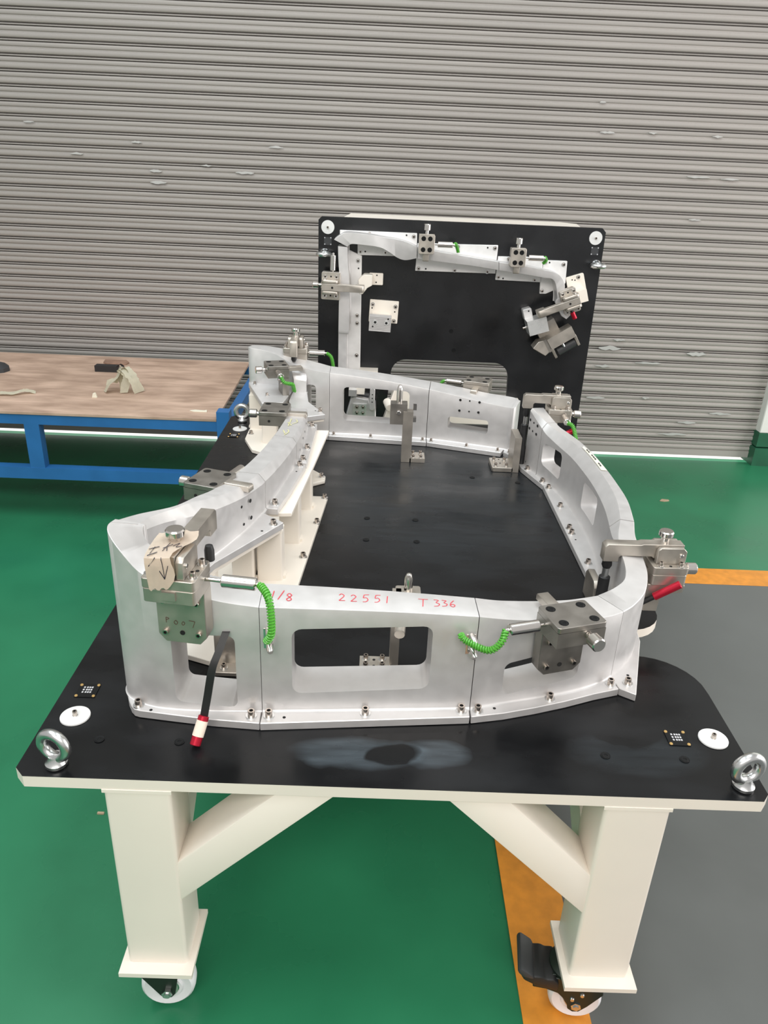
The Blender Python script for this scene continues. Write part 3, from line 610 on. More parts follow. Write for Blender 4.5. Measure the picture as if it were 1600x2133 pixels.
# --- left middle blocks on the risers
st = [(0.305, 0.6895, 0.244, 0.6895, 0.806, 0.809, 0.014, 0.018), (0.317, 0.761, 0.258, 0.766, 0.802, 0.805, 0.013, 0.018), (0.331, 0.87, 0.272, 0.876, 0.795, 0.798, 0.012, 0.017), (0.343, 0.985, 0.283, 0.99, 0.790, 0.793, 0.010, 0.015)]
bm = wall_mesh(st, (), 0.7042, ZL, 0.004, 7)
join_prism(bm, [(0.303, 0.692), (0.331, 0.690), (0.346, 0.79), (0.368, 0.976), (0.34, 0.983), (0.29, 0.98), (0.25, 0.70)], ZL0, ZL)
o = block('left inner block on the white riser nearest the tall corner', bm, (0.30, 0.84, 0.70)); ALL['left_a'] = o
wb(o, 0.3215, 0.716, ZL); wb(o, 0.353, 0.966, ZL); wd(o, (0.349, 0.925, ZL), (0, 0, 1), 0.7)
st = [(0.3435, 0.9875, 0.2835, 0.992, 0.790, 0.793, 0.010, 0.015), (0.348, 1.10, 0.289, 1.10, 0.784, 0.786, 0.008, 0.012), (0.346, 1.21, 0.292, 1.21, 0.778, 0.780, 0.005, 0.008), (0.341, 1.305, 0.288, 1.30, 0.772, 0.774, 0.003, 0.006)]
bm = wall_mesh(st, (), 0.7042, ZL, 0.004, 7)
join_prism(bm, [(0.3435, 0.989), (0.3695, 0.989), (0.3695, 1.117), (0.369, 1.318), (0.33, 1.318), (0.29, 1.30), (0.29, 0.99)], ZL0, ZL)
o = block('left inner block with faint yellow writing on top', bm, (0.32, 1.14, 0.70)); ALL['left_b'] = o
for (x, y) in ((0.357, 1.010), (0.3595, 1.10), (0.3555, 1.295)): wb(o, x, y, ZL)
for (y, z) in ((1.21, 0.757), (1.15, 0.752), (1.10, 0.75), (1.02, 0.745)): wd(o, (0.3465 if y > 1.15 else 0.3485, y, z), (1, 0, 0), 0.9)
def yel(u, v, th): return Vector((0.297 + v, 1.0 + u * 1.5, 0.7912 - u * 1.5 * 0.055 + 0.0014 + th)) - o.location
ob('handwriting', ribbon([[(0.0, 0.012), (0.02, 0.02), (0.035, 0.015)], [(0.03, 0.004), (0.01, 0.012)], [(0.06, 0.012), (0.11, 0.012)], [(0.075, 0.02), (0.09, 0.032), (0.105, 0.026)], [(0.085, 0.006), (0.065, 0.02)]], 0.0025, yel), 'yellow_ink', o, label='faint yellow pen marks')
st = [(0.303, 1.655, 0.260, 1.655, 0.760, 0.764), (0.302, 1.667, 0.254, 1.665, 0.778, 0.782), (0.29, 1.700, 0.245, 1.695, 0.788, 0.793), (0.282, 1.735, 0.237, 1.728, 0.793, 0.797)]
bm = wall_mesh(st, (), 0.7042, ZL, 0.004, 5)
join_prism(bm, [(0.302, 1.69), (0.306, 1.655), (0.320, 1.55), (0.386, 1.418), (0.334, 1.388), (0.29, 1.40), (0.255, 1.55), (0.256, 1.69)], ZL0, ZL)
o = block('small stepped left rear block with a pointed flange', bm, (0.30, 1.6, 0.70)); ALL['left_c'] = o
wb(o, 0.368, 1.443, ZL); wd(o, (0.352, 1.452, ZL), (0, 0, 1), 0.7)

# ================================================================== white risers under the left blocks
def riser(label, origin, base, tops, posts, bolts):
    o = thing('riser_stand', label, 'riser', origin, group='white welded riser stands under the left blocks')
    O_ = Vector(origin)
    def add(name, me, **k): me.transform(Matrix.Translation(-O_)); return ob(name, me, 'cream_paint', o)
    add('base_plate', prism(base, T, T + 0.012, 0.0012))
    for tpoly in tops: add('top_plate', prism(tpoly, 0.694, 0.7036, 0.001))
    for (x0, y0, x1, y1) in posts:
        p = add('post', prism(rrect(x0, y0, x1, y1, 0.005, 3), T + 0.012, 0.694))
        for wx in ((x0, x1)):
            bm_ = box((wx - 0.005, y0 + 0.012, T + 0.012), (wx + 0.005, y1 - 0.012, T + 0.019), 0.003, 2); bm_.transform(Matrix.Translation(-O_)); ob('weld_bead', bm_, 'cream_paint', p)
    for (x, y) in bolts: bolt(o, Vector((x, y, T + 0.012)) - O_)
riser('white riser stand nearest the front, with a long base plate', (0.3, 0.8, T),
      [(0.385, 0.57), (0.418, 1.108), (0.24, 1.108), (0.18, 0.60), (0.17, 0.33), (0.25, 0.30)],
      [[(0.350, 0.623), (0.306, 0.66), (0.225, 0.60), (0.165, 0.36), (0.20, 0.30), (0.243, 0.434)], [(0.310, 0.70), (0.362, 0.706), (0.384, 0.99), (0.406, 1.310), (0.30, 1.31), (0.262, 0.72)]],
      [(0.292, 0.616, 0.350, 0.665), (0.195, 0.40, 0.240, 0.46), (0.237, 0.60, 0.287, 0.66), (0.318, 0.804, 0.369, 0.855), (0.33, 1.010, 0.380, 1.06)],
      [(0.385, 0.735), (0.402, 0.93), (0.410, 1.096)])
riser('white riser stand behind the middle left block', (0.33, 1.25, T),
      [(0.40, 1.232), (0.40, 1.262), (0.36, 1.31), (0.25, 1.31), (0.25, 1.22), (0.36, 1.20)], [], [(0.30, 1.225, 0.35, 1.275)], [(0.388, 1.254)])
riser('white riser stand at the far left corner of the table', (0.2, 1.6, T),
      [(0.097, 1.66), (0.099, 1.575), (0.140, 1.47), (0.22, 1.42), (0.36, 1.44), (0.34, 1.56), (0.24, 1.60), (0.22, 1.76), (0.10, 1.76)],
      [[(0.090, 1.752), (0.172, 1.522), (0.236, 1.54), (0.25, 1.68), (0.12, 1.77)], [(0.30, 1.64), (0.318, 1.55), (0.382, 1.426), (0.336, 1.398), (0.295, 1.41), (0.262, 1.55)]],
      [(0.098, 1.68, 0.150, 1.74), (0.165, 1.53, 0.215, 1.585), (0.275, 1.47, 0.325, 1.53)], [(0.112, 1.625)])

# ================================================================== clamps
def basis(xd, zd):
    z = Vector(zd).normalized(); x = Vector(xd); x = (x - z * x.dot(z)).normalized(); y = z.cross(x)
    return Matrix((x, y, z)).transposed()
def coil(parent, pts, name='coil_cord', cr=0.0050, wr=0.0019, pitch=0.0046):
    path = catmull(pts, 14); L = [0]
    for a, b in zip(path[:-1], path[1:]): L.append(L[-1] + (b - a).length)
    tot = L[-1]; turns = tot / pitch; n = int(turns * 9); out = []; up = Vector((0.3, 0.2, 1)).normalized(); j = 0
    for i in range(n + 1):
        s = tot * i / n
        while j < len(L) - 2 and L[j + 1] < s: j += 1
        t = (s - L[j]) / max(L[j + 1] - L[j], 1e-9); p = path[j].lerp(path[j + 1], t); d = (path[j + 1] - path[j]).normalized()
        u = (up - d * up.dot(d)).normalized(); up = u; v = d.cross(u); a = 2 * PI * turns * i / n
        out.append(p + (u * math.cos(a) + v * math.sin(a)) * cr)
    o = ob(name, tube(out, wr, 5), 'green_coil', parent); o['label'] = 'bright green coiled cord'
    ob('cord_core', tube(path, cr * 0.80, 8), 'green_coil', o)
    return o
def knob(parent, p, d, r=0.0125, L=0.022, stem=0.012, name='knob'):
    return ob(name, lathe([(r * 0.5, 0), (r * 0.5, stem), (r * 0.8, stem), (r, stem + 0.0018), (r, stem + L - 0.002), (r * 0.86, stem + L), (0, stem + L)], p, d, 24), 'polished_steel', parent, label='turned steel knob')
def holder(parent, p, d, L=0.055, r=0.0105, rod=0.012):
    p = Vector(p); d = Vector(d).normalized()
    h = ob('pin_holder', cyl(p + d * rod, p + d * (rod + L), r, 22, 0.0015), 'polished_steel', parent)
    ob('pin_rod', cyl(p - d * 0.004, p + d * rod, 0.0035, 12), 'polished_steel', h)
    ob('pin_tip', cyl(p + d * (rod + L), p + d * (rod + L + 0.008), 0.004, 12, 0.001), 'polished_steel', h)
    return p + d * (rod + L + 0.006)
def slide_clamp(label, loc, xd, zd=(0, 0, 1), w=0.094, d=0.080, mount=0.105, hold=None, finger=0.058, knob_y=0.0, m_='dark_steel', coil_to=None, fz=-0.012, clip=True, group='flat topped slide clamps'):
    o = thing('slide_clamp', label, 'clamp', loc, basis(xd, zd), group)
    ob('top_plate', prism(rrect(-d / 2, -w / 2, d / 2, w / 2, 0.006, 3), -0.011, 0, 0.001), m_, o)
    ob('slide_body', box((-d / 2 + 0.001, -w / 2 + 0.001, -0.040), (d / 2 - 0.001, w / 2 - 0.001, -0.0115), 0.0016), m_, o)
    if mount:
        mp = ob('mount_plate', prism([(-w / 2 + 0.003, -0.0405), (w / 2 - 0.003, -0.0405), (w / 2 - 0.003, -0.0405 - mount + 0.014), (w / 2 - 0.017, -0.0405 - mount), (-w / 2 + 0.017, -0.0405 - mount), (-w / 2 + 0.003, -0.0405 - mount + 0.014)], d / 2 - 0.024, d / 2 - 0.001, 0.001, axis='x'), m_, o)
        for sy in (-1, 1):
            for k, zz in enumerate((-0.062, -0.0405 - mount + 0.018)):
                ob('mount_screw', BOLT_S, None, mp, (d / 2 - 0.0190, sy * (w / 2 - 0.019), zz), (0, -PI / 2, 0))
        dot(mp, (d / 2 - 0.0246, 0, -0.0405 - mount + 0.018), (-1, 0, 0), s=1.2)
    for sx in (-1, 1):
        for sy in (-1, 1): ob('flush_screw', FLATSCREW, None, o, (sx * (d / 2 - 0.015), sy * (w / 2 - 0.017), 0))
    knob(o, (-d / 2, knob_y, -0.020), (-1, 0, 0))
    if finger: ob('locating_finger', prism([(d / 2 - 0.01, fz), (d / 2 + finger, fz), (d / 2 + finger + 0.003, fz - 0.004), (d / 2 + finger + 0.003, fz - 0.014), (d / 2 - 0.01, fz - 0.014)], -0.011, 0.011, 0.001, axis='y'), 'nickel_steel', o)
    if hold:
        s, hx = hold; tip = holder(o, (hx, s * (w / 2), -0.018), (0, s, 0))
        if coil_to: coil(o, [tip] + [Vector(c) for c in coil_to])
    dot(o, (-d / 2 + 0.03, -w / 2 + 0.0005, -0.026), (0, -1, 0), s=1.1)
    return o
slide_clamp('slide clamp on the curved front right block', (0.8965, 0.1860, 0.7800), (-0.31, 0.95, 0), w=0.092, d=0.074, hold=(1, 0.006), mount=0.090, finger=0.062, fz=-0.016, knob_y=-0.012, coil_to=[(-0.004, 0.130, -0.032), (0.0, 0.150, -0.048), (0.030, 0.178, -0.044), (0.036, 0.186, -0.034)])
slide_clamp('slide clamp on the left wall nearest the tall corner', (0.196, 0.622, 0.8205), (0.95, -0.31, 0), hold=(1, 0.015), mount=0.07, finger=0.056, fz=-0.001)
slide_clamp('slide clamp on the left wall beside the far eye bolt', (0.256, 1.213, 0.800), (1, -0.02, 0), w=0.10, d=0.080, hold=None, mount=0.06, finger=0.050, fz=-0.011)
slide_clamp('slide clamp furthest back on the left wall, green cord on its near side', (0.203, 1.640, 0.822), (0.93, 0.30, 0), w=0.084, d=0.074, hold=(-1, -0.005), mount=0.10, finger=0.05,
            coil_to=[(0.004, -0.122, -0.034), (0.030, -0.118, -0.042), (0.040, -0.090, -0.060), (0.046, -0.075, -0.078)])
slide_clamp('slide clamp behind the rear right block', (0.898, 1.700, 0.779), (-0.30, -0.95, 0), w=0.090, d=0.076, hold=(-1, 0.0), mount=0.08, finger=0.03, fz=-0.02, m_='nickel_steel', coil_to=[(0.004, -0.128, -0.024), (0.006, -0.132, -0.045), (0.02, -0.125, -0.075)])

def arm_clamp(label, loc, xd, zd=(0, 0, 1), finger=0.0, arm=0.135, w=0.085, d=0.074, mount=0.095, hold=None, coil_to=None, side_knob=True, red=None, tip=True, m_='nickel_steel', thumb=True, group='long arm hinge clamps', drop=0.040):
    o = thing('arm_clamp', label, 'clamp', loc, basis(xd, zd), group)
    ob('cover_plate', prism(rrect(-d / 2, -w / 2, d / 2, w / 2, 0.006, 3), -0.017, 0, 0.001), m_, o)
    ob('slide_body', prism(rrect(-d / 2 + 0.001, -w / 2 + 0.001, d / 2 - 0.001, w / 2 - 0.001, 0.005, 3), -0.042, -0.0178, 0.0012), m_, o)
    ob('stop_key', box((-d / 2 - 0.003, -0.012, -0.034), (-d / 2 + 0.002, 0.010, -0.020), 0.001), m_, o)
    if mount:
        mp = ob('mount_plate', prism([(-w / 2 + 0.002, -0.0425), (w / 2 - 0.002, -0.0425), (w / 2 - 0.002, -0.0425 - mount + 0.014), (w / 2 - 0.014, -0.0425 - mount), (-w / 2 + 0.014, -0.0425 - mount), (-w / 2 + 0.002, -0.0425 - mount + 0.014)], d / 2 - 0.032, d / 2 - 0.001, 0.001, axis='x'), m_, o)
        for sy in (-1, 1):
            for zz in (-0.062, -0.0425 - mount + 0.020):
                ob('mount_screw', BOLT_S, None, mp, (d / 2 - 0.0272, sy * (w / 2 - 0.015), zz), (0, -PI / 2, 0))
            dot(mp, (d / 2 - 0.0326, 0, -0.062 if sy < 0 else -0.0425 - mount + 0.020), (-1, 0, 0), s=1.2)
    for sy in (-1, 1):
        ck = ob('hinge_cheek', prism([(-0.033, 0), (0.028, 0), (0.028, 0.030), (0.022, 0.036), (-0.026, 0.036), (-0.033, 0.029)], sy * 0.0195 - 0.006, sy * 0.0195 + 0.006, 0.001, axis='y'), m_, o)
        for sx in (-1, 1): ob('cover_screw', BOLT_S, None, o, (sx * 0.021, sy * 0.0345, 0))
        dot(o, (0, sy * 0.0345, 0), (0, 0, 1), s=0.9)
    ob('pivot_pin', cyl((-0.022, -0.0285, 0.020), (-0.022, 0.0285, 0.020), 0.0045, 14, 0.001), 'polished_steel', o)
    ob('arm', prism([(-0.031, 0.006), (0.030, 0.006), (0.034, 0.010), (arm - 0.036, 0.010), (arm - 0.032, 0.006), (arm - 0.032, 0.036 - drop), (arm, 0.036 - drop), (arm, 0.030), (arm - 0.006, 0.036), (0.06, 0.036), (0.055, 0.038), (-0.031, 0.038)], -0.0125, 0.0125, 0.001, axis='y'), m_, o)
    if tip:
        ob('rubber_tip', lathe([(0.009, 0.036 - drop), (0.010, 0.036 - drop - 0.010), (0.006, 0.036 - drop - 0.018), (0, 0.036 - drop - 0.018)], (arm - 0.014, 0, 0), (0, 0, 1), 12), 'rubber', o)
    if finger: ob('locating_finger', box((d / 2 - 0.01, -0.011, -0.034), (d / 2 + finger, 0.011, -0.018), 0.001), m_, o)
    if thumb: ob('clamp_screw', lathe([(0.004, 0.036), (0.0085, 0.038), (0.0085, 0.050), (0.0125, 0.052), (0.0150, 0.055), (0.0150, 0.063), (0.0132, 0.0655), (0, 0.0660)], (0.008, 0, 0), (0, 0, 1), 26), 'polished_steel', o, label='round thumb screw')
    else: dot(o, (0.008, 0, 0.0382), (0, 0, 1), s=1.2)
    if side_knob: knob(o, (-d / 2, 0, -0.022), (-1, 0, 0))
    if hold:
        s, hx, rod = hold; tipp = holder(o, (hx, s * (w / 2), -0.020), (0, s, 0), rod=rod)
        if coil_to: coil(o, [tipp] + [Vector(c) for c in coil_to])
    if red:
        inv = basis(xd, zd).transposed(); p0, p1 = inv @ (Vector(red[0]) - o.location), inv @ (Vector(red[1]) - o.location); dd = (p1 - p0).normalized()
        g_ = ob('red_grip', cyl(p0, p1, 0.0085, 18, 0.001), 'red_anodised', o, label='red anodised lever grip')
        ob('lever', tube([p0 - dd * 0.05, p0 + dd * 0.01], 0.006, 8), 'rubber', g_)
    return o
fl_c = arm_clamp('arm clamp at the front left corner with a paper tag on it', (0.2535, 0.1175, 0.877), (0.13, 0.99, 0), arm=0.155, hold=(-1, 0.012, 0.026), side_knob=False, coil_to=[(-0.012, -0.150, -0.030), (-0.030, -0.158, -0.075), (-0.026, -0.148, -0.098)], tip=False, mount=0.098)
ob('rubber_tip', lathe([(0.008, 0), (0.008, 0.018), (0.006, 0.026), (0, 0.028)], (0.045, -0.038, -0.004), (0, 0, 1), 12), 'rubber', fl_c)
arm_clamp('arm clamp over the right front corner with a red lever below', (1.172, 0.512, 0.722), (-1, -0.03, 0), finger=0.036, arm=0.135, red=(py(1362, 1243, 0.465), py(1418, 1217, 0.455)), mount=0.0, tip=False)
arm_clamp('arm clamp at the right rear with a green cord and red lever', (1.128, 1.435, 0.772), (-1, 0.05, 0), finger=0.03, arm=0.115, hold=(1, -0.012, 0.006), red=(py(1166, 910, 1.37), py(1194, 897, 1.365)), mount=0.06, tip=False, coil_to=[(-0.03, 0.115, -0.03), (-0.045, 0.135, -0.085), (-0.035, 0.13, -0.105)], drop=0.045)
arm_clamp('arm clamp standing behind the rear left block', (0.255, 1.775, 0.852), (0, -1, 0), arm=0.085, hold=(1, 0.0, 0.004), side_knob=False, mount=0.075, tip=True, coil_to=[(0.0, 0.125, -0.035), (0.004, 0.133, -0.075), (0.006, 0.133, -0.10)], drop=0.055)
def plate_ink(u, v, th): return Vector((0.037 - 0.0325, -u, v - 0.100))          # pen marks on the mount plate of the front left clamp
fl_c['label'] = 'arm clamp at the front left corner with a paper tag on it'
ob('pen_marks', ribbon([[(-0.026, 0.006), (-0.026, -0.004)], [(-0.026, 0.006), (-0.021, 0.004), (-0.026, 0.001)], [(-0.010, 0.002), (-0.013, -0.002), (-0.010, -0.006), (-0.007, -0.002), (-0.010, 0.002)], [(0.002, 0.001), (0.0, -0.003), (0.002, -0.006), (0.005, -0.002), (0.002, 0.001)], [(0.012, 0.004), (0.022, 0.003)], [(0.022, 0.003), (0.018, -0.009)]], 0.0010, plate_ink), 'red_brown_ink', fl_c, label='faint pen marks on the mount plate')
# L-bracket under the right front arm clamp
o = thing('clamp_bracket', 'steel L bracket carrying the right front arm clamp', 'bracket', (1.15, 0.512, T))
ob('upright', prism([(-0.018, 0.055), (0.012, 0.055), (0.014, 0.095), (0.058, 0.102), (0.060, 0.1198), (-0.018, 0.1198)], -0.038, 0.038, 0.0012, axis='y'), 'nickel_steel', o)
dot(o, (0.03, -0.0386, 0.110), (0, -1, 0), s=1.1)

# paper tag on the front left clamp -------------------------------------
o = thing('paper_tag', 'torn masking paper tag with black handwriting draped on the front left clamp', 'paper tag', (0.235, 0.08, 0.88))
TW, TH = 0.060, 0.075
def tagp(u, v, th=0):                         # u 0..1 across, v 0..1 downwards: lies over the cheek, then hangs down the front
    x = 0.2145 + u * 0.058 + 0.010 * (1 - v) * u; s = v
    y = 0.152 - 0.078 * min(s / 0.6, 1.0) - 0.003 * math.sin(u * 5)
    z = 0.9235 - 0.004 * s - 0.125 * max(0, s - 0.56) ** 1.1 + 0.004 * math.sin(3 * u + 2 * s) * (1 - s) - 0.004 * (1 - u)
    return Vector((x, y - th * 0.5, z + th)) - Vector((0.235, 0.08, 0.88))
bm = bmesh.new(); NU, NV = 10, 12; gridv = []
for i in range(NV + 1):
    row = []
    for j in range(NU + 1):
        v = i / NV; u = j / NU; e0 = 0.10 * math.sin(v * PI) - 0.16 * v * (v > 0.6) * 0; lo_ = 0.12 - 0.2 * v + 0.25 * v * v; hi_ = 1.0 - 0.35 * v + 0.12 * math.sin(v * 9)
        row.append(bm.verts.new(tagp(lo_ + (hi_ - lo_) * u, v + 0.02 * math.sin(u * 17) * (i in (0, NV)))))
    gridv.append(row)
for i in range(NV):
    for j in range(NU): bm.faces.new((gridv[i][j], gridv[i][j + 1], gridv[i + 1][j + 1], gridv[i + 1][j]))
r_ = bmesh.ops.solidify(bm, geom=bm.faces[:], thickness=0.0004)
ob('sheet', mk(bm), 'paper_tape', o)
def tagw(u, v, th): return tagp(u, v, 0.0014)
ob('handwriting', ribbon([[(0.12, 0.42), (0.34, 0.36)], [(0.24, 0.36), (0.20, 0.52)], [(0.16, 0.56), (0.36, 0.48)], [(0.20, 0.70), (0.36, 0.58)], [(0.44, 0.40), (0.62, 0.32)], [(0.54, 0.28), (0.46, 0.46)], [(0.52, 0.38), (0.56, 0.46)], [(0.64, 0.36), (0.76, 0.30), (0.72, 0.38), (0.84, 0.36)],
                          [(0.50, 0.58), (0.54, 0.70), (0.58, 0.88)], [(0.46, 0.76), (0.58, 0.88)], [(0.66, 0.70), (0.58, 0.88)]], 0.016, tagw), 'black_ink', o)
# black hanging lever with red taped grip in front of the corner block
o = thing('hanging_lever', 'black flat lever with red grip wrapped in tape, hanging before the corner block', 'lever', (0.30, 0.10, 0.70))
OO = o.location
pts = [Vector(p) for p in ((0.318, 0.150, 0.742), (0.308, 0.130, 0.715), (0.299, 0.118, 0.690), (0.290, 0.112, 0.64), (0.283, 0.104, 0.600))]
bm = bmesh.new(); prev = None
for p in catmull(pts, 5):
    ring = [bm.verts.new(p - OO + Vector(q)) for q in ((-0.0065, -0.003, 0), (0.0065, -0.003, 0), (0.0065, 0.003, 0), (-0.0065, 0.003, 0))]
    if prev:
        for k in range(4): bm.faces.new((prev[k], prev[(k + 1) % 4], ring[(k + 1) % 4], ring[k]))
    else: bm.faces.new(ring)
    prev = ring
bm.faces.new(prev)
ob('flat_bar', mk(bm), 'rubber', o)
g0, g1 = Vector((0.2835, 0.1045, 0.604)) - OO, Vector((0.272, 0.076, 0.564)) - OO
gr = ob('red_grip', cyl(g0, g1 + (g0 - g1) * 0.02, 0.0092, 20, 0.001), 'red_anodised', o, label='red anodised grip')
ob('tape_wrap', cyl(g0.lerp(g1, 0.16), g0.lerp(g1, 0.68), 0.0097, 20), 'paper_tape', gr, label='torn paper tape round the grip')
ob('hook_plate', box(Vector((0.300, 0.156, 0.734)) - OO, Vector((0.338, 0.20, 0.742)) - OO, 0.001), 'rubber', o)

# cord clips on the front blocks
def clip(label, p, xd):
    o = thing('cord_clip', label, 'clip', p, basis(xd, (0, 0, 1)), 'steel spring clips for the green cords')
    o.scale = (1.3, 1.3, 1.2)
    ob('back', box((-0.004, -0.0008, -0.016), (0.008, 0.0008, 0.016), 0.0004), 'polished_steel', o)
    for z0, z1 in ((0.003, 0.016), (-0.014, -0.002)):
        ob('jaw', tube([(0.002, -0.001, z1), (0.004, -0.012, z1 - 0.001), (0.005, -0.018, (z0 + z1) / 2 + 0.002), (0.005, -0.013, z0 + 0.002), (0.003, -0.004, z0)], 0.0042, 8), 'polished_steel', o)
clip('small steel spring clip at the left seam of the front middle block', (0.3845, 0.1555, 0.729), (1, 0.07, 0))
clip('small steel spring clip at the right seam of the front middle block', (0.727, 0.1815, 0.714), (1, 0.07, 0))

# ================================================================== pins and brackets on the table
o = thing('locating_pin_stand', 'steel post with a round nosed locating pin behind the front block', 'locating pin', (0.60, 0.32, T))
ob('foot', box((-0.062, -0.024, 0), (-0.002, 0.020, 0.009), 0.0012), 'nickel_steel', o)
zp = py(845, 1231, 0.345).z - T; zq = py(851, 1193, 0.345).z - T; xq = py(851, 1220, 0.345).x - 0.60
ob('post', box((-0.004, -0.010, 0), (0.013, 0.034, zp), 0.0015), 'nickel_steel', o)
ob('pin_block', prism(rrect(xq - 0.024, 0.002, xq + 0.024, 0.046, 0.004, 2), zp - 0.03, zp, 0.001), 'nickel_steel', o)
ob('guide_pin', lathe([(0.0085, 0), (0.0085, zq - zp - 0.018), (0.0078, zq - zp - 0.011), (0.005, zq - zp - 0.003), (0.0, zq - zp)], (xq, 0.025, zp), (0, 0, 1), 20), 'polished_steel', o)
pc = py(832, 1322, 0.262) - Vector((0.60, 0.32, T))
ob('cross_pin', cyl(pc + Vector((0.006, 0.075, 0.010)), pc, 0.0105, 20, 0.001), 'nickel_steel', o)
for (x, y) in ((-0.050, -0.014), (-0.050, 0.010), (-0.018, -0.014), (-0.018, 0.010)): bolt(o, (x, y, 0.009), me=BOLT_S)
for y in (-0.012, 0.008): dot(o, (-0.034, y, 0.0092), (0, 0, 1), s=0.8)
o = thing('locating_pin_stand', 'tall steel post with a clear nosed pin before the rear window', 'locating pin', (0.655, 1.47, T))
ob('foot', box((0.008, -0.03, 0), (0.058, 0.03, 0.014), 0.0015), 'nickel_steel', o)
ob('post', box((-0.020, -0.03, 0), (0.012, 0.005, 0.172), 0.0015), 'nickel_steel', o)
ob('pin_block', box((-0.062, -0.028, 0.128), (-0.008, 0.012, 0.196), 0.0015), 'dark_steel', o)
ob('guide_pin', lathe([(0.010, 0), (0.010, 0.04), (0.009, 0.048), (0.005, 0.056), (0, 0.058)], (-0.034, -0.006, 0.196), (0, 0, 1), 20), 'polished_steel', o)
ob('cross_pin', cyl((-0.035, -0.027, 0.168), (-0.035, -0.034, 0.168), 0.007, 16, 0.001), 'polished_steel', o)
for z in (0.185, 0.145): ob('side_nut', box((0.011, -0.025, z - 0.008), (0.022, -0.007, z + 0.008), 0.002), 'polished_steel', o)
for (x, y) in ((0.02, -0.02), (0.02, 0.018), (0.045, -0.02), (0.045, 0.018)): bolt(o, (x, y, 0.014), me=BOLT_S)
o = thing('angle_bracket', 'steel angle bracket with four bolts at the rear right of the black top', 'bracket', (0.98, 1.43, T))
ob('foot', prism(rrect(-0.052, -0.045, 0.020, 0.045, 0.005, 2), 0, 0.015, 0.001), 'nickel_steel', o)
ob('upright', box((0.012, -0.045, 0), (0.034, 0.045, 0.118), 0.0015), 'nickel_steel', o)
for (x, y) in ((-0.038, -0.028), (-0.038, 0.024), (-0.004, -0.028), (-0.004, 0.024)):
    bolt(o, (x, y, 0.015), me=BOLT_S)
for y in (-0.004, 0.03): dot(o, (-0.021, y, 0.0152), (0, 0, 1), s=0.8)
o = thing('angle_bracket', 'small steel angle bracket inside the right front corner', 'bracket', (1.055, 0.60, T))
ob('upright', prism([(-0.040, 0), (0.040, 0), (0.040, 0.055), (0.028, 0.068), (-0.028, 0.068), (-0.040, 0.055)], -0.004, 0.012, 0.0012, axis='x'), 'nickel_steel', o)
ob('foot', box((0.012, -0.040, 0), (0.022, 0.040, 0.012), 0.001), 'nickel_steel', o)
o = thing('angle_bracket', 'bent steel plate seen through the corner block window', 'bracket', (0.305, 0.30, T))
ob('foot', prism(rrect(-0.045, -0.03, 0.03, 0.008, 0.006, 2), 0, 0.009, 0.001), 'nickel_steel', o)
ob('upright', prism(rrect(-0.045, 0.0, 0.03, 0.10, 0.006, 2), 0.0, 0.010, 0.001, axis='y'), 'nickel_steel', o)
for (x, y) in ((-0.025, -0.016), (0.01, -0.016)): bolt(o, (x, y, 0.009), me=BOLT_S)
# toggle spindles
def spindle(label, x, y, h):
    o = thing('toggle_clamp', label, 'toggle clamp', (x, y, T), group='black push spindle clamps')
    ob('sleeve', lathe([(0.016, 0.0), (0.017, 0.004), (0.017, h * 0.34), (0.012, h * 0.40), (0.012, h * 0.72), (0.010, h * 0.73)], seg=20), 'rubber', o)
    ob('rod', cyl((0, 0, h * 0.72), (0, 0, h * 0.90), 0.007, 16), 'zinc', o)
    ob('rubber_tip', lathe([(0.008, h * 0.86), (0.0115, h * 0.91), (0.0095, h), (0, h)], seg=8), 'rubber', o)
    return o
spindle('black push spindle standing under the right front arm clamp', 1.052, 0.512, 0.158)
o = spindle('black push spindle at the right rear beside the angle bracket', 1.0275, 1.438, 0.203)
ob('handle', prism([(0.01, 0.028), (0.02, 0.020), (0.045, 0.030), (0.075, 0.058), (0.072, 0.072), (0.04, 0.045), (0.012, 0.04)], -0.03, -0.02, 0.001, axis='y'), 'rubber', o)

# ================================================================== upright fixture behind
YU = 2.12
up = thing('upright_fixture_stand', 'upright black fixture plate on a cream frame before the shutter', 'fixture stand', (0.84, YU, 0))
OU = Vector((0.84, YU, 0))
def L0(px_, py_, h=0.0): p = py(px_, py_, YU - h); return Vector((p.x, p.z))
XL, XR, ZT = L0(663, 600).x, L0(1263, 480).x, L0(960, 463).y
c0 = L0(816, 790); c1 = L0(1055, 790); ct = L0(930, 752).y
arch = [(c1.x + 0.03, 0.10)]
for k in range(9):
    a = math.radians(90 * k / 8); arch.append((c1.x - 0.055 + 0.06 * math.cos(a), ct - 0.06 + 0.06 * math.sin(a)))
for k in range(9):
    a = math.radians(90 + 90 * k / 8); arch.append((c0.x + 0.055 + 0.06 * math.cos(a), ct - 0.06 + 0.06 * math.sin(a)))
arch.append((c0.x - 0.06, 0.10))
pol = [(XL, 0.10), (XL, ZT - 0.012), (XL + 0.012, ZT), (XR - 0.014, ZT), (XR, ZT - 0.014), (XR, 0.10)] + arch
bm = bmesh.new(); n = len(pol)
fr = [bm.verts.new((p[0] - OU.x, 0, p[1])) for p in pol]; bk = [bm.verts.new((p[0] - OU.x, 0.02, p[1])) for p in pol]
bm.faces.new(fr); bm.faces.new(bk)
for i in range(n): bm.faces.new((fr[i], fr[(i + 1) % n], bk[(i + 1) % n], bk[i]))
ob('face_plate', mk(bm), 'black_coat', up, label='black plate with an arched cut-out')
def ub(lo, hi, name='frame_tube', w=0.004): m_ = box(Vector(lo) - OU, Vector(hi) - OU, w); return ob(name, m_, 'cream_paint', up)
tl, tr_ = L0(745, 455).x, L0(1200, 470).x
bd = pz(745, 443.5, ZT).y - YU - 0.021
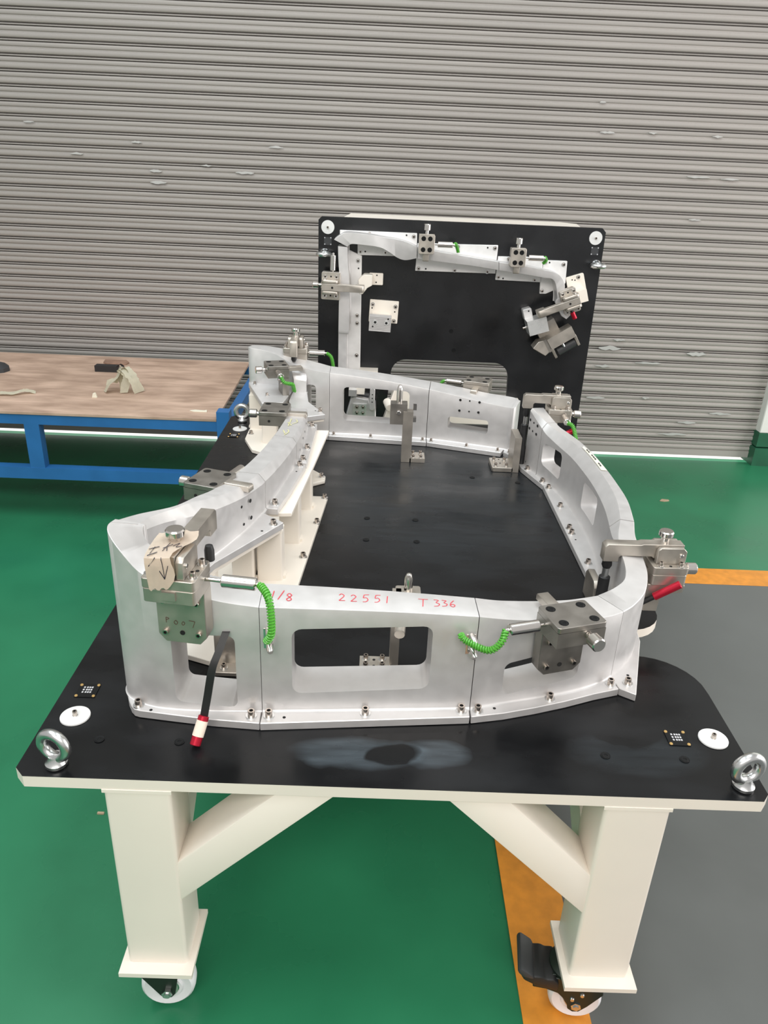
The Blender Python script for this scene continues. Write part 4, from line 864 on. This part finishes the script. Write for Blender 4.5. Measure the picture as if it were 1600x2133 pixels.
m_ = prism([(L0(713, 451).x, 0), (L0(1215, 471).x, 0), (pz(1196, 463, ZT).x, bd * 0.75), (pz(1165, 461, ZT).x, bd), (pz(731, 442, ZT).x, bd)], ZT - 0.09, ZT - 0.002, 0.002); m_.transform(Matrix.Translation(-OU + Vector((0, YU + 0.021, 0)))); ob('top_beam', m_, 'cream_paint', up)
ub((XL + 0.10, YU + 0.021, 0.12), (XL + 0.20, YU + 0.12, ZT - 0.09)); ub((XR - 0.22, YU + 0.021, 0.12), (XR - 0.12, YU + 0.12, ZT - 0.09))
ub((XL + 0.02, YU - 0.09, 0.10), (XR - 0.02, YU + 0.5, 0.12), 'base_plate', 0.002)
for x in (XL + 0.10, XR - 0.22): ub((x, YU + 0.12, 0.12), (x + 0.10, YU + 0.5, 0.20), 'base_tube')
for (x, y) in ((XL + 0.12, YU - 0.03), (XR - 0.12, YU - 0.03), (XL + 0.12, YU + 0.44), (XR - 0.12, YU + 0.44)):
    ob('castor_wheel', cyl(Vector((x - 0.016, y, FZ + 0.043)) - OU, Vector((x + 0.016, y, FZ + 0.043)) - OU, 0.043, 24, 0.004), 'white_plastic', up)
    ub((x - 0.022, y - 0.03, 0.03), (x - 0.018, y + 0.03, 0.10), 'castor_fork', 0.0005); ub((x + 0.018, y - 0.03, 0.03), (x + 0.022, y + 0.03, 0.10), 'castor_fork', 0.0005)
a = L0(800, 870); m_ = prism([(0.455, 0.12), (0.71, 0.12), (0.71, 0.64), (0.617, 0.64)], YU - 0.07, YU - 0.004, 0.003, axis='y'); m_.transform(Matrix.Translation(-OU)); ob('front_post', m_, 'cream_paint', up)
ob('boss', cyl(py(806, 836, YU - 0.07) - OU, py(806, 836, YU - 0.07) - OU + Vector((0.012, -0.05, -0.012)), 0.016, 20, 0.002), 'cream_paint', up)
ub((0.71, YU - 0.06, 0.50), (1.12, YU - 0.005, 0.60), 'cross_beam')
UR = Matrix(((1, 0, 0), (0, 0, -1), (0, 1, 0)))           # local x,y on the plate, local z out of it
def udisc(px_, py_):
    p = L0(px_, py_); d = ob('datum_disc', lathe([(0.0245, 0), (0.0245, 0.0022), (0.024, 0.003), (0, 0.003)], seg=32), 'white_disc', up, Vector((p.x, YU, p.y)) - OU, UR, 'round white datum disc')
    bolt(d, (0, 0, 0.003), me=bolt_mesh(0.0042, 0.006, 0.0046, 0.001), name='disc_screw')
udisc(683, 473); udisc(1241, 496)
def uname(px_, py_):
    p = L0(px_, py_); npl = ob('nameplate', box((-0.014, -0.014, 0), (0.014, 0.014, 0.001)), 'rubber_grey', up, Vector((p.x, YU, p.y)) - OU, UR)
    for sx in (-1, 1):
        for sy in (-1, 1): ob('rivet', lathe([(0.0025, 0), (0.002, 0.001), (0, 0.0011)], seg=8), 'engraving', npl, (sx * 0.0115, sy * 0.0115, 0.001))
uname(683, 502); uname(1239, 523)
for (px_, py_) in ((677, 527), (1241, 551)):
    p = L0(px_, py_); e = ob('eye_bolt', None, None, up, Vector((p.x, YU, p.y)) - OU, UR)
    ob('collar', lathe([(0.016, 0), (0.0175, 0.002), (0.0175, 0.007), (0.0135, 0.012), (0.011, 0.020)], seg=20), 'zinc', e)
    ob('ring', tube([(0.0225 * math.cos(2 * PI * i / 28), 0, 0.0385 + 0.0225 * math.sin(2 * PI * i / 28)) for i in range(28)], 0.0088, 12, True), 'zinc', e)
ob('flush_screw', FLATSCREW, None, up, Vector((L0(940, 690).x, YU - 0.0002, L0(940, 690).y)) - OU, UR)
ob('flush_screw', FLATSCREW, None, up, Vector((L0(945, 730).x, YU - 0.0002, L0(945, 730).y)) - OU, UR)

def ublock(label, bases, stations, bolts, dots=(), hgt=0.085, nsub=6):
    """bases: pixel outlines lying on the plate; stations: (F pixel, B pixel) pairs of the ridge top"""
    S = []
    for (f, b, h) in stations:
        F = L0(*f, h); B = L0(*b, h); S.append((F.x, F.y, B.x, B.y, h, h))
    bm = wall_mesh(S, (), 0.0, 0.012, 0.004, nsub)
    o = thing('rail_block', label, 'fixture block', (0, YU - 0.0003, 0), UR, 'silver rail blocks on the upright plate')
    me = mk(bm, ang=28); c = sum((Vector(v.co) for v in me.vertices), Vector()) / len(me.vertices); c.z = 0
    me.transform(Matrix.Translation(-c)); o.location = (c.x, YU - 0.0003, c.y)
    ob('rail', me, 'aluminium', o)
    for b in bases:
        bm_ = prism([tuple(L0(*p, 0.012)) for p in b], 0.0, 0.0119, 0.001); bm_.transform(Matrix.Translation(-c)); ob('base_plate', bm_, 'base_aluminium', o)
    for q in bolts: p = L0(*q, 0.012); bolt(o, (p.x - c.x, p.y - c.y, 0.012), me=BOLT_S)
    for q in dots: p = L0(*q, 0.012); dot(o, (p.x - c.x, p.y - c.y, 0.0121), (0, 0, 1), s=0.9)
    return o
ublock('vertical rail block on the left of the upright plate', [[(727, 520), (754, 533), (750, 770), (749, 800), (712, 800), (715, 620)]],
       [((724, 515), (704, 513), .085), ((724.5, 545), (705, 545), .085), ((727, 580), (707, 580), .085), ((728, 624), (706, 622), .085), ((727, 690), (705, 688), .085), ((722, 705), (705, 703), .080), ((722, 800), (704, 800), .080)], [(746, 543), (744, 657), (744, 673), (743, 740)], [(747, 559)])
ublock('angled corner rail block at the top left of the upright plate', [[(708, 479), (869, 486), (868, 535), (745, 531), (745, 505), (708, 503)]],
       [((724, 514), (696, 499), .085), ((730, 509), (708, 490), .085), ((745, 509), (724, 484.5), .085), ((789, 515), (770, 489), .085), ((810, 525), (800, 494), .080), ((828, 537), (826, 498), .075), ((845, 542), (848, 504), .072), ((868, 538), (869, 514), .072)], [(770, 487), (862, 493), (751, 524), (803, 526)], [(847, 490), (761, 524)])
ublock('middle top rail block of the upright plate with faint engraved digits', [[(870, 507), (1038, 511), (1032, 570), (865, 564)]],
       [((870, 539), (870, 516), .072), ((930, 547), (930, 527), .072), ((985, 554), (985, 536), .072), ((1039, 563), (1039, 545), .072)], [(954, 514), (1031, 517), (872, 559), (947, 563), (1015, 566)], [(1016, 516), (887, 560)])
ublock('right top rail block of the upright plate', [[(1038, 534), (1132, 538), (1127, 588), (1032, 583)]],
       [((1040, 563), (1040, 546), .072), ((1090, 571), (1090, 553), .072), ((1136, 579), (1136, 563), .072)], [(1038, 577), (1113, 583), (1060, 540)], [(1048, 580)])
ublock('hooked rail block bending down at the right of the upright plate', [[(1134, 542), (1182, 544), (1178, 590), (1165, 600), (1137, 612), (1124, 612), (1126, 580)]],
       [((1136, 579), (1136, 563), .072), ((1150, 581), (1152, 566), .072), ((1157, 590), (1167, 574), .072), ((1160, 606), (1176, 590), .072), ((1161, 618), (1177, 615), .072), ((1160, 632), (1180, 632), .070)], [(1136, 546), (1174, 551), (1129, 606)], [(1145, 547)])

p = py(768, 782, YU - 0.04)
o = thing('mount_block', 'small cream plate just above the rear block on the upright plate', 'bracket', (p.x, YU - 0.0003, p.z), UR)
ob('plate', box((-0.036, -0.03, 0), (0.036, 0.022, 0.055), 0.0015), 'cream_paint', o)
for x in (-0.020, 0.0, 0.020): dot(o, (x, 0.008, 0.0552), (0, 0, 1), s=1.0)
p = py(752, 850, YU - 0.10)
o = thing('gauge_holder', 'grey holder plate glimpsed through the rear middle window', 'fixture block', (p.x, YU - 0.0003, p.z), UR)
ob('body', prism([(-0.062, -0.05), (-0.040, 0.038), (-0.028, 0.044), (0.028, 0.034), (0.036, 0.012), (0.058, 0.006), (0.060, -0.05)], 0, 0.10, 0.002), 'aluminium', o)
ob('recess_plate', box((-0.032, -0.045, 0.10), (0.022, 0.018, 0.104), 0.001), 'bright_aluminium', o)
for (x, y) in ((-0.016, 0.006), (0.008, 0.006), (-0.016, -0.018), (0.008, -0.018)): bolt(o, (x, y, 0.104), me=BOLT_S)
ob('strap', prism(rrect(0.034, -0.004, 0.054, 0.085, 0.008, 4), 0.10, 0.112, 0.001), 'aluminium', o)
for y in (0.03, 0.045, 0.06): dot(o, (0.044, y, 0.1122), (0, 0, 1), s=0.7)
ob('stop', box((-0.05, 0.050, 0.04), (-0.018, 0.075, 0.11), 0.001), 'bright_aluminium', o); ob('stop_block', box((-0.02, 0.056, 0.03), (0.012, 0.09, 0.10), 0.001), 'cream_paint', o)
ob('roller', cyl((-0.012, 0.046, 0.06), (0.03, 0.040, 0.06), 0.011, 16, 0.001), 'rubber_grey', o)
# clamps on the upright
def uloc(px_, py_, h): p = py(px_, py_, YU - h); return (p.x, p.y, p.z)
slide_clamp('left slide clamp on the top rail of the upright plate', uloc(889, 509, 0.115), (0, 0, -1), (0, -1, 0), w=0.058, d=0.068, mount=0, hold=(1, 0.0), finger=0.024, m_='nickel_steel', coil_to=[(-0.002, 0.108, -0.03), (0.012, 0.115, -0.04), (0.028, 0.12, -0.045)])
slide_clamp('right slide clamp on the top rail of the upright plate', uloc(1080, 537, 0.115), (0, 0, -1), (0, -1, 0), w=0.056, d=0.066, mount=0, hold=(1, 0.0), finger=0.022, m_='nickel_steel', coil_to=[(-0.0, 0.104, -0.03), (0.010, 0.110, -0.04), (0.022, 0.100, -0.045)])
arm_clamp('arm clamp reaching across the left rail of the upright plate', uloc(689, 596, 0.10), (1, 0, -0.02), (0, -1, 0), arm=0.125, w=0.10, d=0.070, mount=0, hold=(1, 0.005, 0.004), side_knob=True, tip=False, drop=0.04, thumb=False)
arm_clamp('tilted arm clamp with red lever at the right of the upright plate', uloc(1188, 628, 0.10), (-0.92, 0, -0.38), (0, -1, 0), arm=0.130, w=0.090, d=0.062, mount=0, side_knob=False, tip=True, red=(py(1192, 650, 2.02), py(1198, 664, 2.02)), drop=0.05, thumb=False)

def uthing(name, label, cat, px_, py_, ang=0.0):
    p = L0(px_, py_); return thing(name, label, cat, (p.x, YU - 0.0003, p.y), UR @ Matrix.Rotation(ang, 3, 'Z'))
o = uthing('elbow_bracket', 'cream elbow bracket beside the left rail of the upright plate', 'bracket', 772, 580)
ob('foot', prism(rrect(-0.005, -0.022, 0.048, 0.022, 0.003, 2), 0, 0.010, 0.001), 'cream_paint', o)
ob('elbow', prism([(-0.04, -0.052), (-0.028, -0.052), (-0.010, -0.028), (0.008, -0.018), (0.008, 0.020), (-0.024, 0.020), (-0.045, 0.0)], 0, 0.055, 0.002), 'cream_paint', o)
for q in ((0.024, 0.014), (0.022, -0.012)): dot(o, (q[0], q[1], 0.0102), (0, 0, 1), s=0.8)
o = uthing('stop_block', 'cream plate with a grooved silver block and two bushings on the upright plate', 'fixture block', 797, 652, -0.04)
ob('base_plate', prism(rrect(-0.052, -0.035, 0.060, 0.050, 0.002, 2), 0, 0.010, 0.001), 'cream_paint', o)
ob('stem', box((-0.04, -0.04, 0.01), (0.03, 0.0, 0.10), 0.002), 'cream_paint', o)
gb = ob('grooved_block', box((-0.048, -0.045, 0.10), (0.034, 0.012, 0.135), 0.001), 'aluminium', o)
for k in range(9): ob('groove', box((-0.0478, -0.0385 + k * 0.0055, 0.1345), (0.0338, -0.0372 + k * 0.0055, 0.1355)), 'dark_steel', gb)
for (x, y) in ((-0.026, -0.012), (0.016, -0.012)):
    ob('bushing', lathe([(0.0085, 0.134), (0.0085, 0.137), (0.005, 0.137), (0.0045, 0.1362), (0, 0.1362)], (x, y, 0), seg=16), 'bright_aluminium', gb); dot(gb, (x, y, 0.1366), (0, 0, 1), s=1.3)
for (x, y) in ((0.022, 0.003), (-0.034, -0.028)): dot(gb, (x, y, 0.1352), (0, 0, 1), s=0.9)
for (x, y) in ((-0.04, 0.032), (0.048, 0.03), (0.046, -0.025)): bolt(o, (x, y, 0.010), me=BOLT_S)
for (x, y) in ((-0.042, 0.018), (0.047, 0.01)): dot(o, (x, y, 0.0102), (0, 0, 1), s=0.8)
o = uthing('angle_bracket', 'tilted cream plate with four holes right of the hooked rail', 'bracket', 1199, 590, 0.32)
ob('plate', prism(rrect(-0.034, -0.038, 0.034, 0.032, 0.004, 2), 0, 0.010, 0.001), 'cream_paint', o)
ob('stem', box((-0.03, -0.06, 0.01), (0.02, -0.015, 0.085), 0.002), 'cream_paint', o)
bolt(o, (0.012, 0.022, 0.010), me=BOLT_S); bolt(o, (0.018, -0.024, 0.010), me=BOLT_S)
for q in ((-0.012, 0.018), (-0.002, 0.014)): dot(o, (q[0], q[1], 0.0102), (0, 0, 1), s=0.7)
o = uthing('stop_block', 'silver stop block on a bent foot below the hooked rail', 'fixture block', 1104, 665, 0.32)
ob('foot', prism(rrect(-0.026, 0.008, 0.008, 0.052, 0.004, 2), 0, 0.045, 0.002), 'aluminium', o)
ob('block', box((-0.026, -0.038, 0.03), (0.048, 0.018, 0.11), 0.0012), 'bright_aluminium', o)
dot(o, (-0.004, 0.042, 0.0452), (0, 0, 1), s=0.9)
bolt(o, (-0.026, -0.022, 0.02), me=BOLT_S, rot=(0, -PI / 2, 0))
o = uthing('pivot_plate', 'pale plate with pointed ends beneath the tilted arm clamp', 'fixture block', 1163, 630, 0.35)
ob('plate', prism([(-0.022, 0.02), (-0.012, 0.030), (0.030, 0.030), (0.022, -0.045), (0.005, -0.055), (-0.010, -0.038)], 0.055, 0.072, 0.001), 'aluminium', o)
ob('stem', box((-0.008, -0.03, 0.0), (0.018, 0.02, 0.055), 0.001), 'aluminium', o)
o = uthing('counter_gauge', 'angled steel wedge block with a black roller at the right of the upright plate', 'gauge block', 1143, 690, 0.58)
ob('foot', box((-0.045, -0.01, 0), (0.035, 0.050, 0.05), 0.0015), 'dark_steel', o)
ob('wedge', box((-0.028, -0.040, 0.05), (0.074, 0.004, 0.11), 0.0015), 'nickel_steel', o)
ob('nose', prism([(-0.028, 0.004), (-0.028, -0.042), (-0.060, -0.050), (-0.088, 0.0), (-0.060, 0.012)], 0.045, 0.105, 0.0015), 'nickel_steel', o)
ob('seam_strip', box((-0.040, -0.046, 0.104), (-0.030, 0.008, 0.1065)), 'dark_steel', o)
ob('roller', cyl((-0.012, -0.066, 0.075), (0.066, -0.066, 0.075), 0.018, 24, 0.002), 'rubber_grey', o, label='black rubber roller')
for x in (-0.030, 0.066): ob('roller_arm', prism([(-0.035, 0.055), (-0.080, 0.06), (-0.084, 0.09), (-0.035, 0.10)], x, x + 0.010, 0.001, axis='x'), 'nickel_steel', o)
ob('green_pin', cyl((0.018, -0.045, 0.09), (0.018, -0.058, 0.09), 0.006, 12), 'zinc', o)

# ================================================================== blue bench
be = thing('workbench', 'blue steel bench with a stained plywood top', 'workbench', (-1.3, 2.6, 0))
OB = Vector((-1.3, 2.6, 0)); ZB = 0.46
def bp(me, name, m_): me.transform(Matrix.Translation(-OB)); return ob(name, me, m_, be)
xr0, xr1 = pz(452, 871, ZB).x, pz(518, 752, ZB).x
y0, y1 = pz(230, 865, ZB).y, 3.085
bp(prism([(-2.6, y0 - 0.008), (xr0, y0 + 0.004), (xr1 + 0.010, y1), (-2.6, y1)], ZB - 0.012, ZB, 0.001), 'plywood_top', 'plywood')
bp(box((-2.6, y0 + 0.006, ZB - 0.055), (xr0 + 0.03, y0 + 0.056, ZB - 0.0125), 0.002), 'front_rail', 'blue_paint')
bp(box((xr0 + 0.015, y0 + 0.02, ZB - 0.060), (xr0 + 0.055, y1, ZB - 0.014), 0.002), 'side_rail', 'blue_paint')
bp(box((-2.6, y1 - 0.05, ZB - 0.055), (xr0 + 0.03, y1 - 0.001, ZB - 0.0125), 0.002), 'back_rail', 'blue_paint')
bp(box((xr0 + 0.004, y0 - 0.012, FZ), (xr0 + 0.056, y0 + 0.045, ZB + 0.035), 0.002), 'leg', 'blue_paint')
bp(box((xr0 + 0.004, y1 - 0.05, FZ), (xr0 + 0.056, y1 - 0.002, ZB - 0.014), 0.002), 'leg', 'blue_paint')
bp(box((-2.35, y0 + 0.008, FZ), (-2.30, y0 + 0.055, ZB - 0.055), 0.002), 'leg', 'blue_paint')
lx = py(47, 880, y0).x
bp(box((lx, y0 + 0.006, 0.16), (lx + 0.062, y0 + 0.050, ZB - 0.055), 0.002), 'mid_post', 'blue_paint')
z0_, z1_ = py(200, 1003, y0).z, py(200, 980, y0).z
bp(box((-2.6, y0 + 0.004, z0_), (xr0 + 0.05, y0 + 0.05, z1_), 0.002), 'lower_rail', 'blue_paint')
def on_bench(px_, py_): return pz(px_, py_, ZB)
p = on_bench(224, 773)
o = tag(ob('eraser_block', box((-0.055, -0.02, 0), (0.055, 0.02, 0.030), 0.003), 'charcoal_foam', None, p), 'charcoal foam block lying on the plywood bench', 'block')
p = on_bench(240, 755)
o = tag(ob('wood_offcut', prism([(-0.06, 0.03), (-0.05, -0.03), (-0.02, -0.05), (0.07, -0.045), (0.075, -0.01), (0.05, 0.03)], 0, 0.008, 0.001), 'dirty_timber', None, p), 'reddish brown flat offcut behind the charcoal block', 'offcut')
p = on_bench(258, 816)
o = thing('crumpled_tape', 'crumpled ball of pale masking tape standing on the plywood bench', 'waste tape', p)
def strip(path, w, ax, name, m_):
    bm = bmesh.new(); prev = None
    for q in catmull(path, 8):
        a = Vector(ax) * w * (0.85 + 0.25 * random.random()); v = [bm.verts.new(q - a), bm.verts.new(q + a)]
        if prev: bm.faces.new((prev[0], prev[1], v[1], v[0]))
        prev = v
    bmesh.ops.solidify(bm, geom=bm.faces[:], thickness=0.001); return ob(name, mk(bm), m_, o)
strip([(-0.075, -0.03, 0.005), (-0.055, -0.02, 0.04), (-0.02, -0.01, 0.07), (0.0, 0.0, 0.115), (0.02, 0.01, 0.09), (0.01, 0.0, 0.03)], 0.026, (0.5, -0.85, 0.15), 'tape_strip', 'pale_tape')
strip([(0.075, -0.01, 0.004), (0.06, -0.015, 0.05), (0.04, -0.01, 0.085), (0.01, 0.0, 0.11), (-0.005, 0.02, 0.08), (0.0, 0.02, 0.02)], 0.028, (0.6, 0.75, 0.1), 'tape_strip', 'pale_tape')
strip([(0.01, -0.03, 0.004), (0.02, -0.025, 0.045), (0.03, -0.02, 0.08), (0.0, -0.01, 0.10)], 0.02, (0.9, 0.3, 0), 'tape_strip', 'pale_tape')
strip([(-0.085, 0.03, 0.03), (-0.05, 0.02, 0.045), (-0.02, 0.0, 0.05)], 0.012, (0.2, 0.3, 0.9), 'tape_strip', 'pale_tape')
strip([(-0.02, 0.0, 0.112), (-0.005, 0.0, 0.126), (0.012, 0.0, 0.115)], 0.008, (0.2, 0.9, 0.1), 'dirty_fold', 'charcoal_foam')
p = on_bench(18, 823)
o = thing('tape_scrap', 'long pale strip of tape at the left of the plywood bench', 'waste tape', p)
strip([(-0.07, -0.035, 0.004), (-0.03, -0.01, 0.012), (0.02, 0.0, 0.010), (0.06, 0.03, 0.016), (0.10, 0.045, 0.004)], 0.013, (-0.3, 0.9, 0.25), 'tape_strip', 'pale_tape')
p = on_bench(197, 828); o = tag(ob('paper_scrap', prism([(-0.01, 0), (0.012, 0), (0.006, 0.022), (-0.004, 0.020)], -0.006, 0.006, 0.001, axis='y'), 'pale_tape', None, p), 'tiny pale scrap near the front of the plywood bench', 'scrap')
p = on_bench(415, 857); o = tag(ob('paper_scrap', prism([(-0.04, 0.0), (-0.02, 0.012), (0.02, 0.006), (0.03, 0.016), (0.035, -0.01), (-0.02, -0.012)], 0, 0.004, 0.0008), 'pale_tape', None, p), 'thin whitish scrap by the right front corner of the bench', 'scrap')
p = on_bench(-6, 772); o = tag(ob('dark_cloth', lathe([(0.06, 0), (0.058, 0.018), (0.04, 0.034), (0.015, 0.042), (0, 0.043)], seg=9), 'rubber_grey', None, p), 'dark lump cut by the left edge of the bench', 'rag')
# debris on the floor
p = pz(210, 1695, FZ); tag(ob('debris_chip', box((-0.008, -0.003, 0), (0.008, 0.003, 0.004), 0.001), 'debris', None, p), 'small tan chip on the green floor left of the table leg', 'debris')
p = pz(1385, 1043, FZ); tag(ob('debris_chip', prism([(-0.03, -0.01), (-0.01, -0.016), (0.02, -0.006), (0.022, 0.008), (-0.012, 0.014)], 0, 0.004, 0.001), 'debris', None, p), 'brown scrap on the green floor right of the table', 'debris')
p = pz(1600, 960, FZ); tag(ob('pipe_stub', lathe([(0.04, 0), (0.042, 0.01), (0.042, 0.05), (0.03, 0.055), (0, 0.055)], seg=16), 'concrete', None, (p.x + 0.05, p.y, FZ)), 'grey round stub on the floor at the foot of the right wall', 'pipe')
